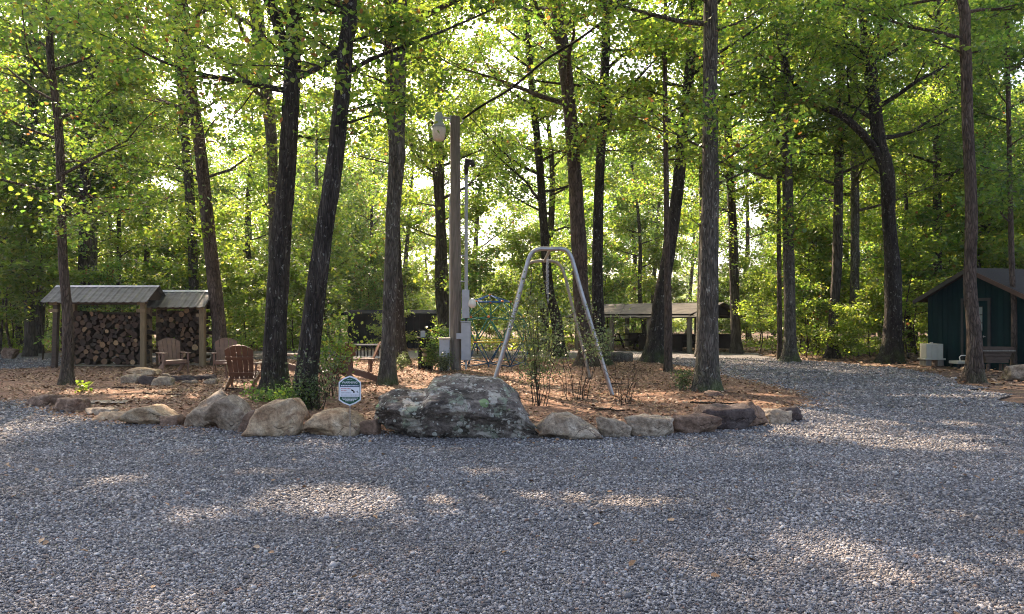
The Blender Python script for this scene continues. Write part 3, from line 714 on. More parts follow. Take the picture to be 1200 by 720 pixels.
px_tree([(97, 420, 14), (98, 330, 13), (100, 250, 12), (102, 150, 11), (104, 0, 9)], 31, BARK_FAR, LEAF_D, 34, top=16,
        label='dark trunk behind the left firewood shed roof', h0=6, low=6, low_h=(3.5, 8), Lmax=3.8)
px_tree([(110, 418, 13), (109, 330, 12), (107, 200, 12), (105, 100, 11), (103, 0, 10)], 33, BARK_PALE, LEAF, 35, top=16,
        label='pale trunk just right of the dark trunk behind the left shed', h0=7, low=5, low_h=(4, 8), Lmax=3.8)
px_tree([(35, 419, 12), (35, 330, 11), (37, 200, 10), (40, 0, 9)], 31.5, BARK_FAR, LEAF_D, 36, top=15,
        label='dim grey trunk near the far left edge of the woods', h0=4.5, nl=15, low=6, low_h=(3, 7), Lmax=3.8)
px_tree([(228, 419, 12), (227, 330, 11), (222, 230, 11), (216, 150, 10), (205, 0, 9)], 31, BARK_FAR, LEAF_Y, 37, top=16,
        label='dark trunk left of the bare brown leaning trunk behind the sheds', h0=7, low=5, low_h=(4, 9))
px_tree([(520, 412, 12), (520, 330, 11), (517, 250, 10), (515, 150, 9), (512, 0, 8)], 36, BARK_FAR, LEAF_Y, 38, top=16,
        label='dark trunk in the woods just left of the utility pole', h0=7, low=5, low_h=(4, 9))
px_tree([(863, 413, 12), (861, 330, 11), (858, 250, 10), (850, 100, 8), (846, 0, 7)], 34, BARK_FAR, LEAF, 39, top=16,
        label='dark trunk at the right end of the open pavilion roof', h0=6, low=6, low_h=(3.5, 9), Lmax=3.8)

# trees further back: six models, copied
def proto(seed, bark, leaf, top, r, h0, nl, Lmax, nper, lsize, sig, kind='broadleaf_tree', sides=8, low=4, flare=1.25):
    rs = np.random.RandomState(seed); path = []
    lean = rs.normal(0, 0.04, 2)
    for i in range(6):
        t = i/5; path.append((lean[0]*top*t+rs.normal(0, .12)*(i > 0), lean[1]*top*t+rs.normal(0, .12)*(i > 0), top*t, r*(1-0.85*t**1.2)))
    return make_tree(kind, Vector((0, 0, 0)), path, bark, leaf, rs, h0, top*0.97, nl, Lmax, nper, lsize, sig, low=low, low_h=(h0*0.5, h0), low_L=Lmax*0.5, sides=sides, flare=flare,
                     trunkname='trunk' if kind == 'broadleaf_tree' else 'stem')
PT = [proto(101, BARK_FAR, LEAF, 16, 0.20, 5.0, 14, 3.4, 11, 0.18, 0.45),
      proto(102, BARK_FAR, LEAF_Y, 15, 0.16, 4.5, 13, 3.1, 11, 0.175, 0.42),
      proto(103, BARK_PALE, LEAF, 17, 0.19, 6.5, 12, 3.5, 11, 0.18, 0.45),
      proto(104, BARK_FAR, LEAF_Y, 14, 0.14, 3.8, 13, 2.9, 10, 0.17, 0.40),
      proto(105, BARK_FAR, LEAF_D, 16, 0.21, 5.5, 13, 3.6, 11, 0.18, 0.45)]
zones = [(-99, -0.42, 'woodland tree behind the firewood sheds', 'background trees behind the sheds'),
         (-0.42, -0.10, 'woodland tree behind the chairs and dark cabin', 'background trees behind the chairs'),
         (-0.10, 0.12, 'woodland tree behind the climbing dome', 'background trees behind the play frame'),
         (0.12, 0.32, 'woodland tree behind the open pavilion', 'background trees behind the pavilion'),
         (0.32, 99, 'woodland tree behind the bend and green cabin', 'background trees behind the green cabin')]
rsb = np.random.RandomState(77); placed = []; used = set()
def put(protos, x, y, s, names, z=-0.03):
    k = rsb.randint(len(protos)); p = protos[k]; ad = ADJ[protos is PS][k]
    if (id(protos), k) in used: o = copy_tree(p)
    else: o = p; used.add((id(protos), k))
    o.location = (x, y, z); o.rotation_euler = (0, 0, rsb.uniform(0, 6.28)); o.scale = (s*rsb.uniform(.9, 1.1),)*2 + (s,)
    u = x/y
    for a, b, lab, g in names:
        if a <= u < b:
            far = 'far ' if y > 52 else ''
            lab = far+ad+' '+lab; g = far+ad+' '+g
            tag(o, lab, 'tree', g); break
    return o
PS = None
ADJ = {False: ['dark barked', 'yellow leaved', 'pale barked', 'short yellow leaved', 'stout dark barked'], True: ['yellow green', 'deep green', 'small yellow green', 'tall yellow green']}
tries = 0
while len(placed) < 110 and tries < 4000:
    tries += 1
    y = 34 + 42*rsb.rand()**1.1; x = rsb.uniform(-0.80, 0.80)*y
    if any((x-a)**2+(y-b)**2 < 2.9**2 for a, b in placed): continue
    if 36 < y < 46 and -10 < x < -3: continue            # the dark cabin
    if y < 44 and 2 < x < 12: continue                   # the pavilion
    if y < 34 and x > 12: continue
    # thinner woods where the sky opens behind the sheds and the pole
    u = x/y
    if -0.10 < u < 0.46 and 45 < y < 66 and rsb.rand() < .32: continue
    if (-0.52 < u < -0.36 or -0.16 < u < 0.02 or 0.28 < u < 0.42) and y > 44 and rsb.rand() < 0.55: continue
    placed.append((x, y)); put(PT, x, y, rsb.uniform(0.8, 1.12), zones)

PS = [proto(201, TWIG, LEAF_Y, 5.0, 0.035, 0.9, 10, 1.7, 5, 0.145, 0.27, 'sapling', 6, 0, 1.0),
      proto(202, TWIG, LEAF, 4.2, 0.03, 0.5, 10, 1.6, 5, 0.145, 0.27, 'sapling', 6, 0, 1.0),
      proto(203, TWIG, LEAF_Y, 3.2, 0.025, 0.3, 9, 1.4, 5, 0.135, 0.25, 'sapling', 6, 0, 1.0),
      proto(204, TWIG, LEAF_Y, 6.0, 0.045, 1.5, 11, 1.9, 5, 0.15, 0.29, 'sapling', 6, 0, 1.0)]
szones = [(a, b, l.replace('woodland tree', 'undergrowth sapling'), g.replace('background trees', 'undergrowth saplings')) for a, b, l, g in zones]
pl2 = []; tries = 0
while len(pl2) < 150 and tries < 6000:
    tries += 1
    y = 33 + 34*rsb.rand()**1.35; x = rsb.uniform(-0.80, 0.80)*y
    if y < 37.5 and inside(np.array([[x, y]]), GRAVEL_POLY)[0]: continue
    if any((x-a)**2+(y-b)**2 < 1.25**2 for a, b in pl2): continue
    if y < 44 and -0.225*y < x < -0.095*y: continue
    if y < 41.5 and 2 < x < 12: continue
    pl2.append((x, y)); put(PS, x, y, rsb.uniform(0.75, 1.35), szones)
# nearer edge of the woods: left behind the sheds and right of the bend
for (px, Y, s) in ((15, 30, 1.2), (50, 28.5, 1.0), (120, 28, .8), (-20, 27, 1.3), (0, 33, 1.4), (190, 30, .9), (290, 31, 1.0), (461, 36, .7), (478, 46, 1.3), (430, 46, 1.4), (345, 33, 1.1), (250, 32, 1.2),
                   (945, 31, .7), (990, 29, .6), (1020, 30, .8), (1065, 30, .8), (890, 33, .6), (960, 35, 1.0), (1075, 33, 1.3), (1180, 33, 1.4), (1215, 30, 1.4), (620, 33, .9), (560, 33.5, 1.0)):
    put(PS, X(px, Y), Y, s, szones)

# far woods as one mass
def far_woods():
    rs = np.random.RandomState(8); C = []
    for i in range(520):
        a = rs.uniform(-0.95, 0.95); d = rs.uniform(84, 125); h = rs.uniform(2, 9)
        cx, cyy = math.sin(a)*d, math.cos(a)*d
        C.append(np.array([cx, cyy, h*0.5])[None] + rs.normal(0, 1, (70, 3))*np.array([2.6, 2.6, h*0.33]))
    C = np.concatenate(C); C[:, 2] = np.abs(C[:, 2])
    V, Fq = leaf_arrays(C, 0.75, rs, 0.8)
    tag(fast_mesh('far_woods', V, Fq, LEAF_FAR), 'distant woods in haze-pale green seen through the trunks', 'woods', kind='stuff')
far_woods()
# low ground cover along the wood's edge
def cover():
    rs = np.random.RandomState(18); C = []
    for i in range(900):
        y = 31 + 22*rs.rand(); x = rs.uniform(-0.75, 0.75)*y
        if inside(np.array([[x, y]]), GRAVEL_POLY)[0]: continue
        if 36 < y < 44 and -9.5 < x < -3.5: continue
        if y < 41.5 and 1.5 < x < 12: continue
        if y < 33 and x > 13: continue
        h = rs.uniform(0.15, 0.6); C.append(np.array([x, y, h*0.5])[None] + rs.normal(0, 1, (45, 3))*np.array([.45, .45, h*0.3]))
    C = np.concatenate(C); C[:, 2] = np.abs(C[:, 2])
    V, Fq = leaf_arrays(C, 0.12, rs, 0.5)
    tag(fast_mesh('ground_cover', V, Fq, LEAF_Y), 'low leafy ground cover along the edge of the woods', 'ground cover', kind='stuff')
cover()

# ------------------------------------------------------------------ rocks
import bmesh
def ico(sub):
    bm = bmesh.new(); bmesh.ops.create_icosphere(bm, subdivisions=sub, radius=1)
    V = np.array([v.co[:] for v in bm.verts]); Fs = np.array([[v.index for v in f.verts] for f in bm.faces]); bm.free(); return V, Fs
ICO = {k: ico(k) for k in (3, 4, 5, 6)}
def rock_obj(name, c, size, seed, mat, sub=4, prof=None, rough=0.10, planes=10, sharp=16, rz=0, flat=False, label=None, cat='rock', group=None):
    """a rock filling the box 'size' whose bottom centre is c"""
    rs = np.random.RandomState(seed); D, Fs = ICO[sub]
    Pn = [np.array(v, float) for v in ((1,0,0),(-1,0,0),(0,1,0),(0,-1,0),(0,0,1),(0,0,-1))]; Dn = [1, 1, 1, 1, 1, 1]
    Pn = [p + rs.normal(0, .16, 3) for p in Pn]
    for i in range(planes):
        v = rs.normal(0, 1, 3); Pn.append(v/np.linalg.norm(v)); Dn.append(rs.uniform(0.86, 1.2))
    Pn = np.array([p/np.linalg.norm(p) for p in Pn]); Dn = np.array(Dn)
    q = np.maximum(D @ Pn.T, 0)/Dn
    sharp *= 2.2; r = (q**sharp).sum(1)**(-1/sharp)
    V = D*r[:, None]
    off = Vector((seed*3.1, seed*1.7, 0))
    nz = np.array([noise.fractal(Vector(v)*1.6+off, 0.8, 2.1, 5) for v in V])
    rg_ = np.array([noise.ridged_multi_fractal(Vector(v)*1.3+off, 0.9, 2.2, 5, 1.0, 2.0) for v in V])
    V = V*(1+rough*.8*nz-rough*.3*(rg_-rg_.mean()))[:, None]
    mn, mx = V.min(0), V.max(0); V = (V-(mn+mx)/2)/((mx-mn)/2)     # -1..1
    if prof is not None:
        px = np.array([p[0] for p in prof]); ph = np.array([p[1] for p in prof])
        k = np.interp((V[:, 0]+1)/2, px, ph); z01 = (V[:, 2]+1)/2; V[:, 2] = z01*k*2-1
    V = V*np.array(size)/2; V[:, 2] += size[2]/2
    fine = np.array([noise.fractal(Vector(v)*9+off, 0.8, 2.0, 4) for v in V])*0.018
    V += D*fine[:, None]
    o = fast_mesh(name, V, Fs, mat, smooth=True); o.location = c; o.rotation_euler = (0, 0, rz)
    if label: tag(o, label, cat, group)
    return o
def px_rock(x0, x1, yt, yb, seed, mat, label, dep=0.75, group=None, name='rock', dy=0.0, zb=0, **kw):
    d = gd(yb)+dy; w = (x1-x0)/FPX*d; dp = w*dep if dep > 0 else -dep
    dm = d+dp*0.4
    w = (x1-x0)/FPX*dm*(1.07 if group == RG else 1.0)
    zt = Z(yt, dm); h = zt-zb+0.05
    return rock_obj(name, (X((x0+x1)/2, dm), d+dp/2, zb-0.05), (w, dp, h), seed, mat, label=label, group=group, **kw)
RG = 'rocks of the ring around the bed'
px_rock(34, 70, 462, 477, 301, ST_BROWN, 'low flat brown stone at the far left end of the stone ring', group=RG, dep=.9)
px_rock(64, 101, 466, 484, 302, ST_BROWN, 'blocky brown stone second from the left end of the ring', group=RG, dep=.8)
px_rock(92, 146, 471, 481, 303, ST_GREY, 'thin pale slab lying on top at the left part of the ring', group=RG, dep=.7, dy=.5, zb=.10)
px_rock(99, 134, 478, 488, 304, ST_GREY, 'small flat grey slab in the stacked left part of the ring', group=RG, dep=.8)
px_rock(112, 152, 483, 494, 305, ST_TAN, 'low tan edging stone below the stacked slabs', group=RG, dep=.6)
px_rock(148, 217, 474, 500, 306, ST_TAN, 'wide tan slab sloping down towards the gravel', group=RG, dep=.9, prof=[(0, .6), (.25, 1), (.5, .95), (.75, .6), (1, .35)])
px_rock(186, 214, 487, 500, 307, ST_BROWN, 'small dark brown wedge between the tan slab and the pointed block', group=RG, dep=.6)
px_rock(211, 268, 456, 503, 308, ST_GREY, 'tall pointed grey block with its tip leaning right', group=RG, dep=.8, prof=[(0, .35), (.2, .5), (.55, .82), (.8, 1), (.92, .85), (1, .5)], sharp=22)
px_rock(243, 293, 461, 507, 309, ST_GREY, 'cracked grey rock with rounded top right of the pointed block', group=RG, dep=.8, prof=[(0, .4), (.2, .85), (.5, 1), (.8, .75), (1, .35)])
px_rock(276, 300, 478, 508, 310, ST_BROWN, 'narrow rusty shard wedged beside the big tan rock', group=RG, dep=.9, prof=[(0, .3), (.5, .8), (1, 1)])
px_rock(289, 359, 467, 514, 311, ST_TAN, 'big tan rock with a broad face in front of the dark trunks', group=RG, dep=.7, prof=[(0, .35), (.2, .8), (.35, .95), (.75, 1), (.9, .8), (1, .4)])
px_rock(356, 434, 479, 513, 312, ST_TAN, 'knobbly tan rock behind the security sign stake', group=RG, dep=.6, prof=[(0, .55), (.2, .95), (.6, 1), (.85, .75), (1, .3)], rough=.2)
px_rock(420, 446, 490, 511, 313, ST_BROWN, 'small rusty rock tucked under the left side of the huge boulder', group=RG, dep=.8)
px_rock(430, 637, 440, 518, 314, ST_BOULDER, 'huge dark boulder covered in green and white lichen', dep=.62, name='boulder', sub=6, rough=.15, planes=18, sharp=18,
        prof=[(0, .42), (.05, .70), (.15, .80), (.33, .80), (.37, .97), (.5, 1.0), (.75, .97), (.86, .78), (.93, .52), (1, .3)])
px_rock(630, 703, 480, 517, 315, ST_GREY, 'rounded cream grey rock against the right side of the huge boulder', group=RG, dep=.7, prof=[(0, .5), (.25, .9), (.5, 1), (.8, .75), (1, .5)])
px_rock(698, 738, 487, 514, 316, ST_GREY, 'narrow grey block left of the long low slab', group=RG, dep=.9)
px_rock(732, 790, 487, 513, 317, ST_GREY, 'long low grey slab in the right part of the ring', group=RG, dep=.7)
px_rock(783, 842, 484, 509, 318, ST_BROWN, 'flat topped red brown block right of the long low slab', group=RG, dep=.6, sharp=24)
px_rock(815, 885, 474, 505, 319, ST_DARK, 'dark purple brown rock in the right part of the ring', group=RG, dep=.7, sharp=14)
px_rock(826, 848, 466, 476, 320, ST_BROWN, 'small smooth flat stone resting on top of the dark purple rock', dep=.7, dy=1.0, zb=.22, sharp=8, group='loose stones')
px_rock(862, 899, 469, 501, 321, ST_BROWN, 'brown rock with a pale worn top near the right end of the ring', group=RG, dep=1.0, prof=[(0, .9), (.4, 1), (.8, .8), (1, .6)])
px_rock(895, 926, 479, 498, 322, ST_GREY, 'small pale wedge stone next to last in the ring', group=RG, dep=.9)
px_rock(915, 940, 477, 497, 323, ST_DARK, 'small dark stone at the far right end of the ring', group=RG, dep=.9, dy=.2)
px_rock(1180, 1212, 427, 446, 324, ST_GREY, 'grey boulder beside the thin sapling near the cabin corner', dep=.9)
# fire pit stones
FP = 'stones of the fire pit'
px_rock(149, 187, 431, 443, 331, ST_TAN, 'flat tan cap stone on the tallest stack of the fire pit', dep=.7, zb=.2, dy=-1.9, group=FP)
px_rock(142, 166, 439, 453, 332, ST_GREY, 'squat grey stone at the left foot of the fire pit stack', dep=.8, group=FP)
px_rock(162, 182, 440, 454, 333, ST_DARK, 'dark stone under the tan cap stone of the fire pit', dep=.8, group=FP)
px_rock(178, 203, 441, 455, 334, ST_GREY, 'long grey stone at the right foot of the fire pit stack', dep=.7, group=FP)
px_rock(188, 204, 438, 447, 335, ST_GREY, 'small grey stone right of the fire pit stack', dep=.8, group=FP)
px_rock(200, 232, 440, 450, 336, ST_DARK, 'long charred dark stone at the middle of the fire pit edge', dep=.6, group=FP)
px_rock(228, 252, 439, 448, 337, ST_DARK, 'dark low stone at the right end of the fire pit edge', dep=.7, group=FP)
px_rock(212, 232, 446, 452, 338, ST_GREY, 'thin flat stone lying in front of the fire pit', dep=.7, group=FP)
px_rock(238, 254, 444, 452, 339, ST_GREY, 'small pale stone behind the pointed ring block', dep=.8, group=FP)
px_rock(0, 22, 408, 421, 340, ST_BROWN, 'reddish brush pile shaped as a rock at the far left edge of the gravel', dep=.8)  # brush pile drawn as a single brown rock

# ------------------------------------------------------------------ firewood sheds
def shed(x0, x1, d, depth, eave, ridge, over, label, postw, seed, lean=0.0, overl=None):
    """x0..x1 between the posts, front posts at distance d"""
    base = Vector(((x0+x1)/2, d, 0)); root = empty('firewood_shed', base, label=label, cat='shed', group=None)
    hw = (x1-x0)/2; rs = random.Random(seed)
    if overl is None: overl = over
    for sx in (-1, 1):
        for yy in (0, depth):
            mb = MB(); mb.box((0, 0, (eave-.08)/2), (postw, postw, eave+.0)); o = mb.build('post', M_POST if not (sx < 0 and yy == 0 and lean) else M_DARKWOOD, root, bevel=.006)
            o.location = (sx*hw, yy, 0); 
            if sx < 0 and yy == 0 and lean: o.rotation_euler = (0, lean, 0)
    for yy in (-0.085, depth+0.085):
        mb = MB(); mb.box(((over-overl)*.3, yy, eave-.145), (2*hw+(over+overl)*.6, .045, .15)); mb.build('beam', M_DARKWOOD, root, bevel=.004)
    for sx in (-1, 1):
        xx = sx*(hw+over*0.45) if sx > 0 else -(hw+overl*.45)
        mb = MB(); yc = depth/2; hh = ridge-eave
        mb.add([(xx-.02, -.10, eave-.09), (xx-.02, depth+.10, eave-.09), (xx-.02, yc, ridge-.06), (xx+.02, -.10, eave-.09), (xx+.02, depth+.10, eave-.09), (xx+.02, yc, ridge-.06)],
               [(0, 2, 1), (3, 4, 5), (0, 1, 4, 3), (1, 2, 5, 4), (2, 0, 3, 5)])
        mb.build('gable', M_DARKWOOD, root)
        for bz, bw in ((.2, .16), (.42, .2)):
            mb = MB(); mb.box((sx*(hw-.02), -postw/2-.027, eave-bz), (bw+.08, .05, .10)); mb.build('bracket', M_POST, root)
    # ribbed metal roof, two slopes
    xs = np.arange(-hw-overl, hw+over+1e-6, 0.038); half = depth/2+0.30
    slope = (ridge-eave)/(depth/2+.0)
    for s in (-1, 1):
        V = []; n = len(xs)
        for yy, k in ((0, 0), (half, 1)):
            for i, x in enumerate(xs):
                rib = 0.022 if i % 6 in (0, 1) else 0.0
                z = ridge+.02 - slope*yy + rib
                V.append((x, depth/2+s*yy, z))
        Fs = []
        for i in range(n-1):
            q = (i, i+1, n+i+1, n+i); Fs.append(q if s > 0 else q[::-1])
        mb = MB(); mb.add(V, Fs); o = mb.build('roof_panel', M_ROOFMETAL, root)
        sm = o.modifiers.new('thick', 'SOLIDIFY'); sm.thickness = 0.012; sm.offset = -1
    mb = MB(); mb.add([(-hw-overl, depth/2-.09, ridge+.02-.09*slope+.028), (hw+over, depth/2-.09, ridge+.02-.09*slope+.028), (hw+over, depth/2, ridge+.05), (-hw-overl, depth/2, ridge+.05), (-hw-overl, depth/2+.09, ridge+.02-.09*slope+.028), (hw+over, depth/2+.09, ridge+.02-.09*slope+.028)], [(0, 1, 2, 3), (3, 2, 5, 4)])
    o = mb.build('ridge_cap', M_GALV, root); sm = o.modifiers.new('thick', 'SOLIDIFY'); sm.thickness = .006
    for z in (0.5, 1.1, 1.7):
        mb = MB(); mb.box((0, depth+.07, z), (2*hw, .03, .12)); mb.build('back_rail', M_DARKWOOD, root)
    return root
D1, D2 = 23.6, 24.3
shed(X(64, D1), X(168, D1), D1, 1.05, Z(349, D1)+.02, Z(334.5, D1+.5)-.05, .26, 'left firewood shed with metal roof behind the slender tree', .14, 1, lean=0.03)
shed(X(174, D2), X(237.5, D2), D2, 1.05, Z(354, D2), Z(340, D2+.5)-.05, .20, 'right firewood shed with metal roof beside the seated chairs', .17, 2, overl=0.02)
# logs
def log_proto(seed, half=False):
    rs = np.random.RandomState(seed); n = 12; mb = MB(); L = 0.5; V = []
    th = np.linspace(0, 2*np.pi, n, endpoint=False); rr = 1+rs.uniform(-.13, .13, n)
    for yy in (0, 1):
        for j in range(n):
            x, z = math.cos(th[j])*rr[j], math.sin(th[j])*rr[j]
            if half: z = max(z, -0.25)
            V.append((x*(1 if yy == 0 else .93), yy, z*(1 if yy == 0 else .93)))
    Fs = [(j, (j+1) % n, n+(j+1) % n, n+j) for j in range(n)]
    Fs = [f[::-1] for f in Fs]
    mb.add(V, Fs, 0); mb.add(V[:n], [tuple(range(n))], 1); mb.add(V[n:], [tuple(reversed(range(n)))], 1)
    return mb.build('firewood_log', [BARK_BROWN, M_LOGEND])
LP = [log_proto(1), log_proto(2), log_proto(3), log_proto(4, True), log_proto(5, True)]
lused = set()
def stack(x0, x1, y, z0, ztop, rng, rr, label, group, cap, lab_missing=None):
    placed = []; ln = 0; fails = 0
    while len(placed) < cap and fails < 60:
        r = rng.uniform(*rr) if rng.random() < .8 else rr[0]*rng.uniform(.75, 1)
        best = None
        for k in range(36):
            x = rng.uniform(x0+r, x1-r); z = z0+r
            for a, b, q in placed:
                dx = abs(a-x)
                if dx < q+r: z = max(z, b+math.sqrt((q+r)**2-dx*dx))
            if best is None or z < best[1]: best = (x, z)
        x, z = best
        lim = ztop - 0.14*abs(math.sin((x-x0)*2.1+1)) - 0.09*(x-x0) 
        if z+r > lim: fails += 1; continue
        placed.append((x, z, r*.97))
        k = rng.randrange(len(LP)); p = LP[k]
        if k in lused: o = p.copy(); COL.objects.link(o)
        else: o = p; lused.add(k)
        o.location = (x, y+rng.uniform(-.05, .05), z); o.scale = (r, rng.uniform(.42, .55), r); o.rotation_euler = (rng.uniform(-.03, .03), rng.uniform(0, 6.28), rng.uniform(-.06, .06))
        tag(o, label, 'firewood log', group)
    return placed
rng = random.Random(4)
stack(X(66, D1), X(166, D1), D1+.18, .13, 2.0, rng, (.056, .106), 'round cut firewood log in the stack under the left shed', 'logs stacked in the left shed', 186)
stack(X(179, D2), X(236, D2), D2+.2, .13, 2.02, rng, (.06, .112), 'round cut firewood log in the stack under the right shed', 'logs stacked in the right shed', 112)
def pallet(x0, x1, y, label):
    root = empty('pallet', ((x0+x1)/2, y, 0), label=label, cat='pallet'); w = x1-x0
    mb = MB()
    for i in range(5): mb.box((0, i*.2, .105), (w, .12, .022))
    mb.build('deck_boards', M_PALLET, root)
    for i in range(4):
        mb = MB(); mb.box((-w/2+.1+i*(w-.2)/3, .4, .047), (.1, .85, .088)); mb.build('skid', M_PALLET, root)
pallet(X(68, D1), X(164, D1), D1+.12, 'low wooden pallet under the log stack in the left shed')
pallet(X(184, D2), X(233, D2), D2+.12, 'low wooden pallet under the log stack in the right shed')

# ------------------------------------------------------------------ chairs
def adirondack(mat):
    """front faces -y, origin on the floor under the seat's centre"""
    root = empty('garden_chair')
    w = .53
    bl = Vector((0, .20, .26)); bt = Vector((0, .50, .98)); ax = (bt-bl)
    n = 5; mb = MB(); ad = ax.normalized(); LA = ax.length
    arc = lambda x: 1.0 - .17*min(1, abs(x)/.29)**2.2
    nn = Vector((0, -ax.z, ax.y)).normalized(); t = .011
    for i in range(n):
        u = (i-(n-1)/2); bw, tw = .043, .052
        P = [bl+Vector((u*.093-bw, 0, 0)), bl+Vector((u*.093+bw, 0, 0))]
        for q in (1, .5, 0, -.5, -1):
            xx = u*.114+tw*q; P.append(bl+ax*arc(xx)+Vector((xx, 0, 0)))
        V = [tuple(p+nn*t) for p in P]+[tuple(p-nn*t) for p in P]; k = len(P)
        Fs = [tuple(range(k)), tuple(reversed(range(k, 2*k)))]+[(j, j+k, (j+1) % k+k, (j+1) % k) for j in range(k)]
        mb.add(V, Fs)
    mb.build('backrest', mat, root, bevel=.003)
    mb = MB()
    for L in (.12, .60):
        c = bl+ax*L; mb.box((0, c.y+.030, c.z), (.54 if L > .5 else .5, .028, .075), rot=(-.38, 0, 0))
    mb.build('back_brace', mat, root, bevel=.003)
    mb = MB()
    for i in range(6):
        t = i/5; y = -.27+.47*t; z = .375-.12*t; mb.box((0, y, z), (.50, .078, .022), rot=(-.25+(.5 if i == 0 else 0), 0, 0))
    mb.box((0, -.31, .33), (.50, .022, .085)); mb.build('seat', mat, root, bevel=.003)
    for s in (-1, 1):
        mb = MB(); mb.prism([(0, 0)]*0 or [(s*.30-.062, .0), (s*.30+.062, .0), (s*.30+.062, .022), (s*.30-.062, .022)], -.36, .34)
        o = mb.build('armrest', mat, root, bevel=.004); o.location = (0, 0, .565)
        mb = MB(); mb.box((s*.30, -.27, .282), (.030, .095, .565)); mb.build('leg', mat, root, bevel=.003)
        mb = MB()
        mb.add([(s*.255-.014, -.30, .27), (s*.255-.014, -.30, .37), (s*.255-.014, .22, .24), (s*.255-.014, .60, .04), (s*.255-.014, .58, 0), (s*.255-.014, .48, 0)] +
               [(s*.255+.014, -.30, .27), (s*.255+.014, -.30, .37), (s*.255+.014, .22, .24), (s*.255+.014, .60, .04), (s*.255+.014, .58, 0), (s*.255+.014, .48, 0)],
               [(0, 5, 4, 3, 2, 1), (6, 7, 8, 9, 10, 11)]+[(j, (j+1) % 6, (j+1) % 6+6, j+6) for j in range(6)])
        mb.build('rear_leg', mat, root, bevel=.003)
        mb = MB(); mb.beam((s*.30, .26, .56), (s*.275, .26, .27), .03, .06); mb.build('arm_support', mat, root)
    return root
cA = adirondack(M_CHAIR2); cB = adirondack(M_CHAIR)
def place_chair(src, first, px, Y, rz, label, s=1.0):
    o = src if first else copy_tree(src)
    o.location = (X(px, Y), Y, .035); o.rotation_euler = (0, 0, R(rz)); o.scale = (s*1.06, s, s)
    tag(o, label, 'chair', 'brown slatted garden chairs round the fire pit')
place_chair(cA, True, 203, 21.4, 38, 'faded brown slatted chair in front of the right firewood shed, turned right')
place_chair(cA, False, 265, 21.3, 20, 'faded brown slatted chair near the shed post, facing the camera behind the back-turned chair')
place_chair(cB, True, 286, 16.7, 186, 'dark brown slatted chair with its back to the camera')
place_chair(cA, False, 344, 20.3, -72, 'faded brown chair glimpsed between the two dark trunks')
place_chair(cB, False, 421, 18.4, -76, 'brown slatted chair in side view left of the grey lichened trunk')
place_chair(cB, False, 392, 18.2, -128, 'dark brown chair mostly hidden behind the leafy bush by the leaning trunk')

# white-topped railing behind the chairs
def railing():
    Y = 27.5; root = empty('deck_railing', (X(431, Y), Y, 0), label='low dark railing with a white top rail behind the brown chairs', cat='railing')
    w = 44/FPX*Y
    mb = MB(); mb.box((0, 0, Z(404, Y)), (w, .09, .045)); mb.build('top_rail', M_WHITE, root)
    mb = MB(); mb.box((0, 0, Z(419, Y)), (w, .05, .06)); mb.build('bottom_rail', M_WHITE, root)
    for i in range(11):
        mb = MB(); zt = Z(404, Y)-.024; mb.box((-w/2+.05+i*(w-.1)/10, 0, zt/2+.0), (.04 if 0 < i < 10 else .08, .035, zt)); mb.build('baluster', M_BLACK, root)
railing()

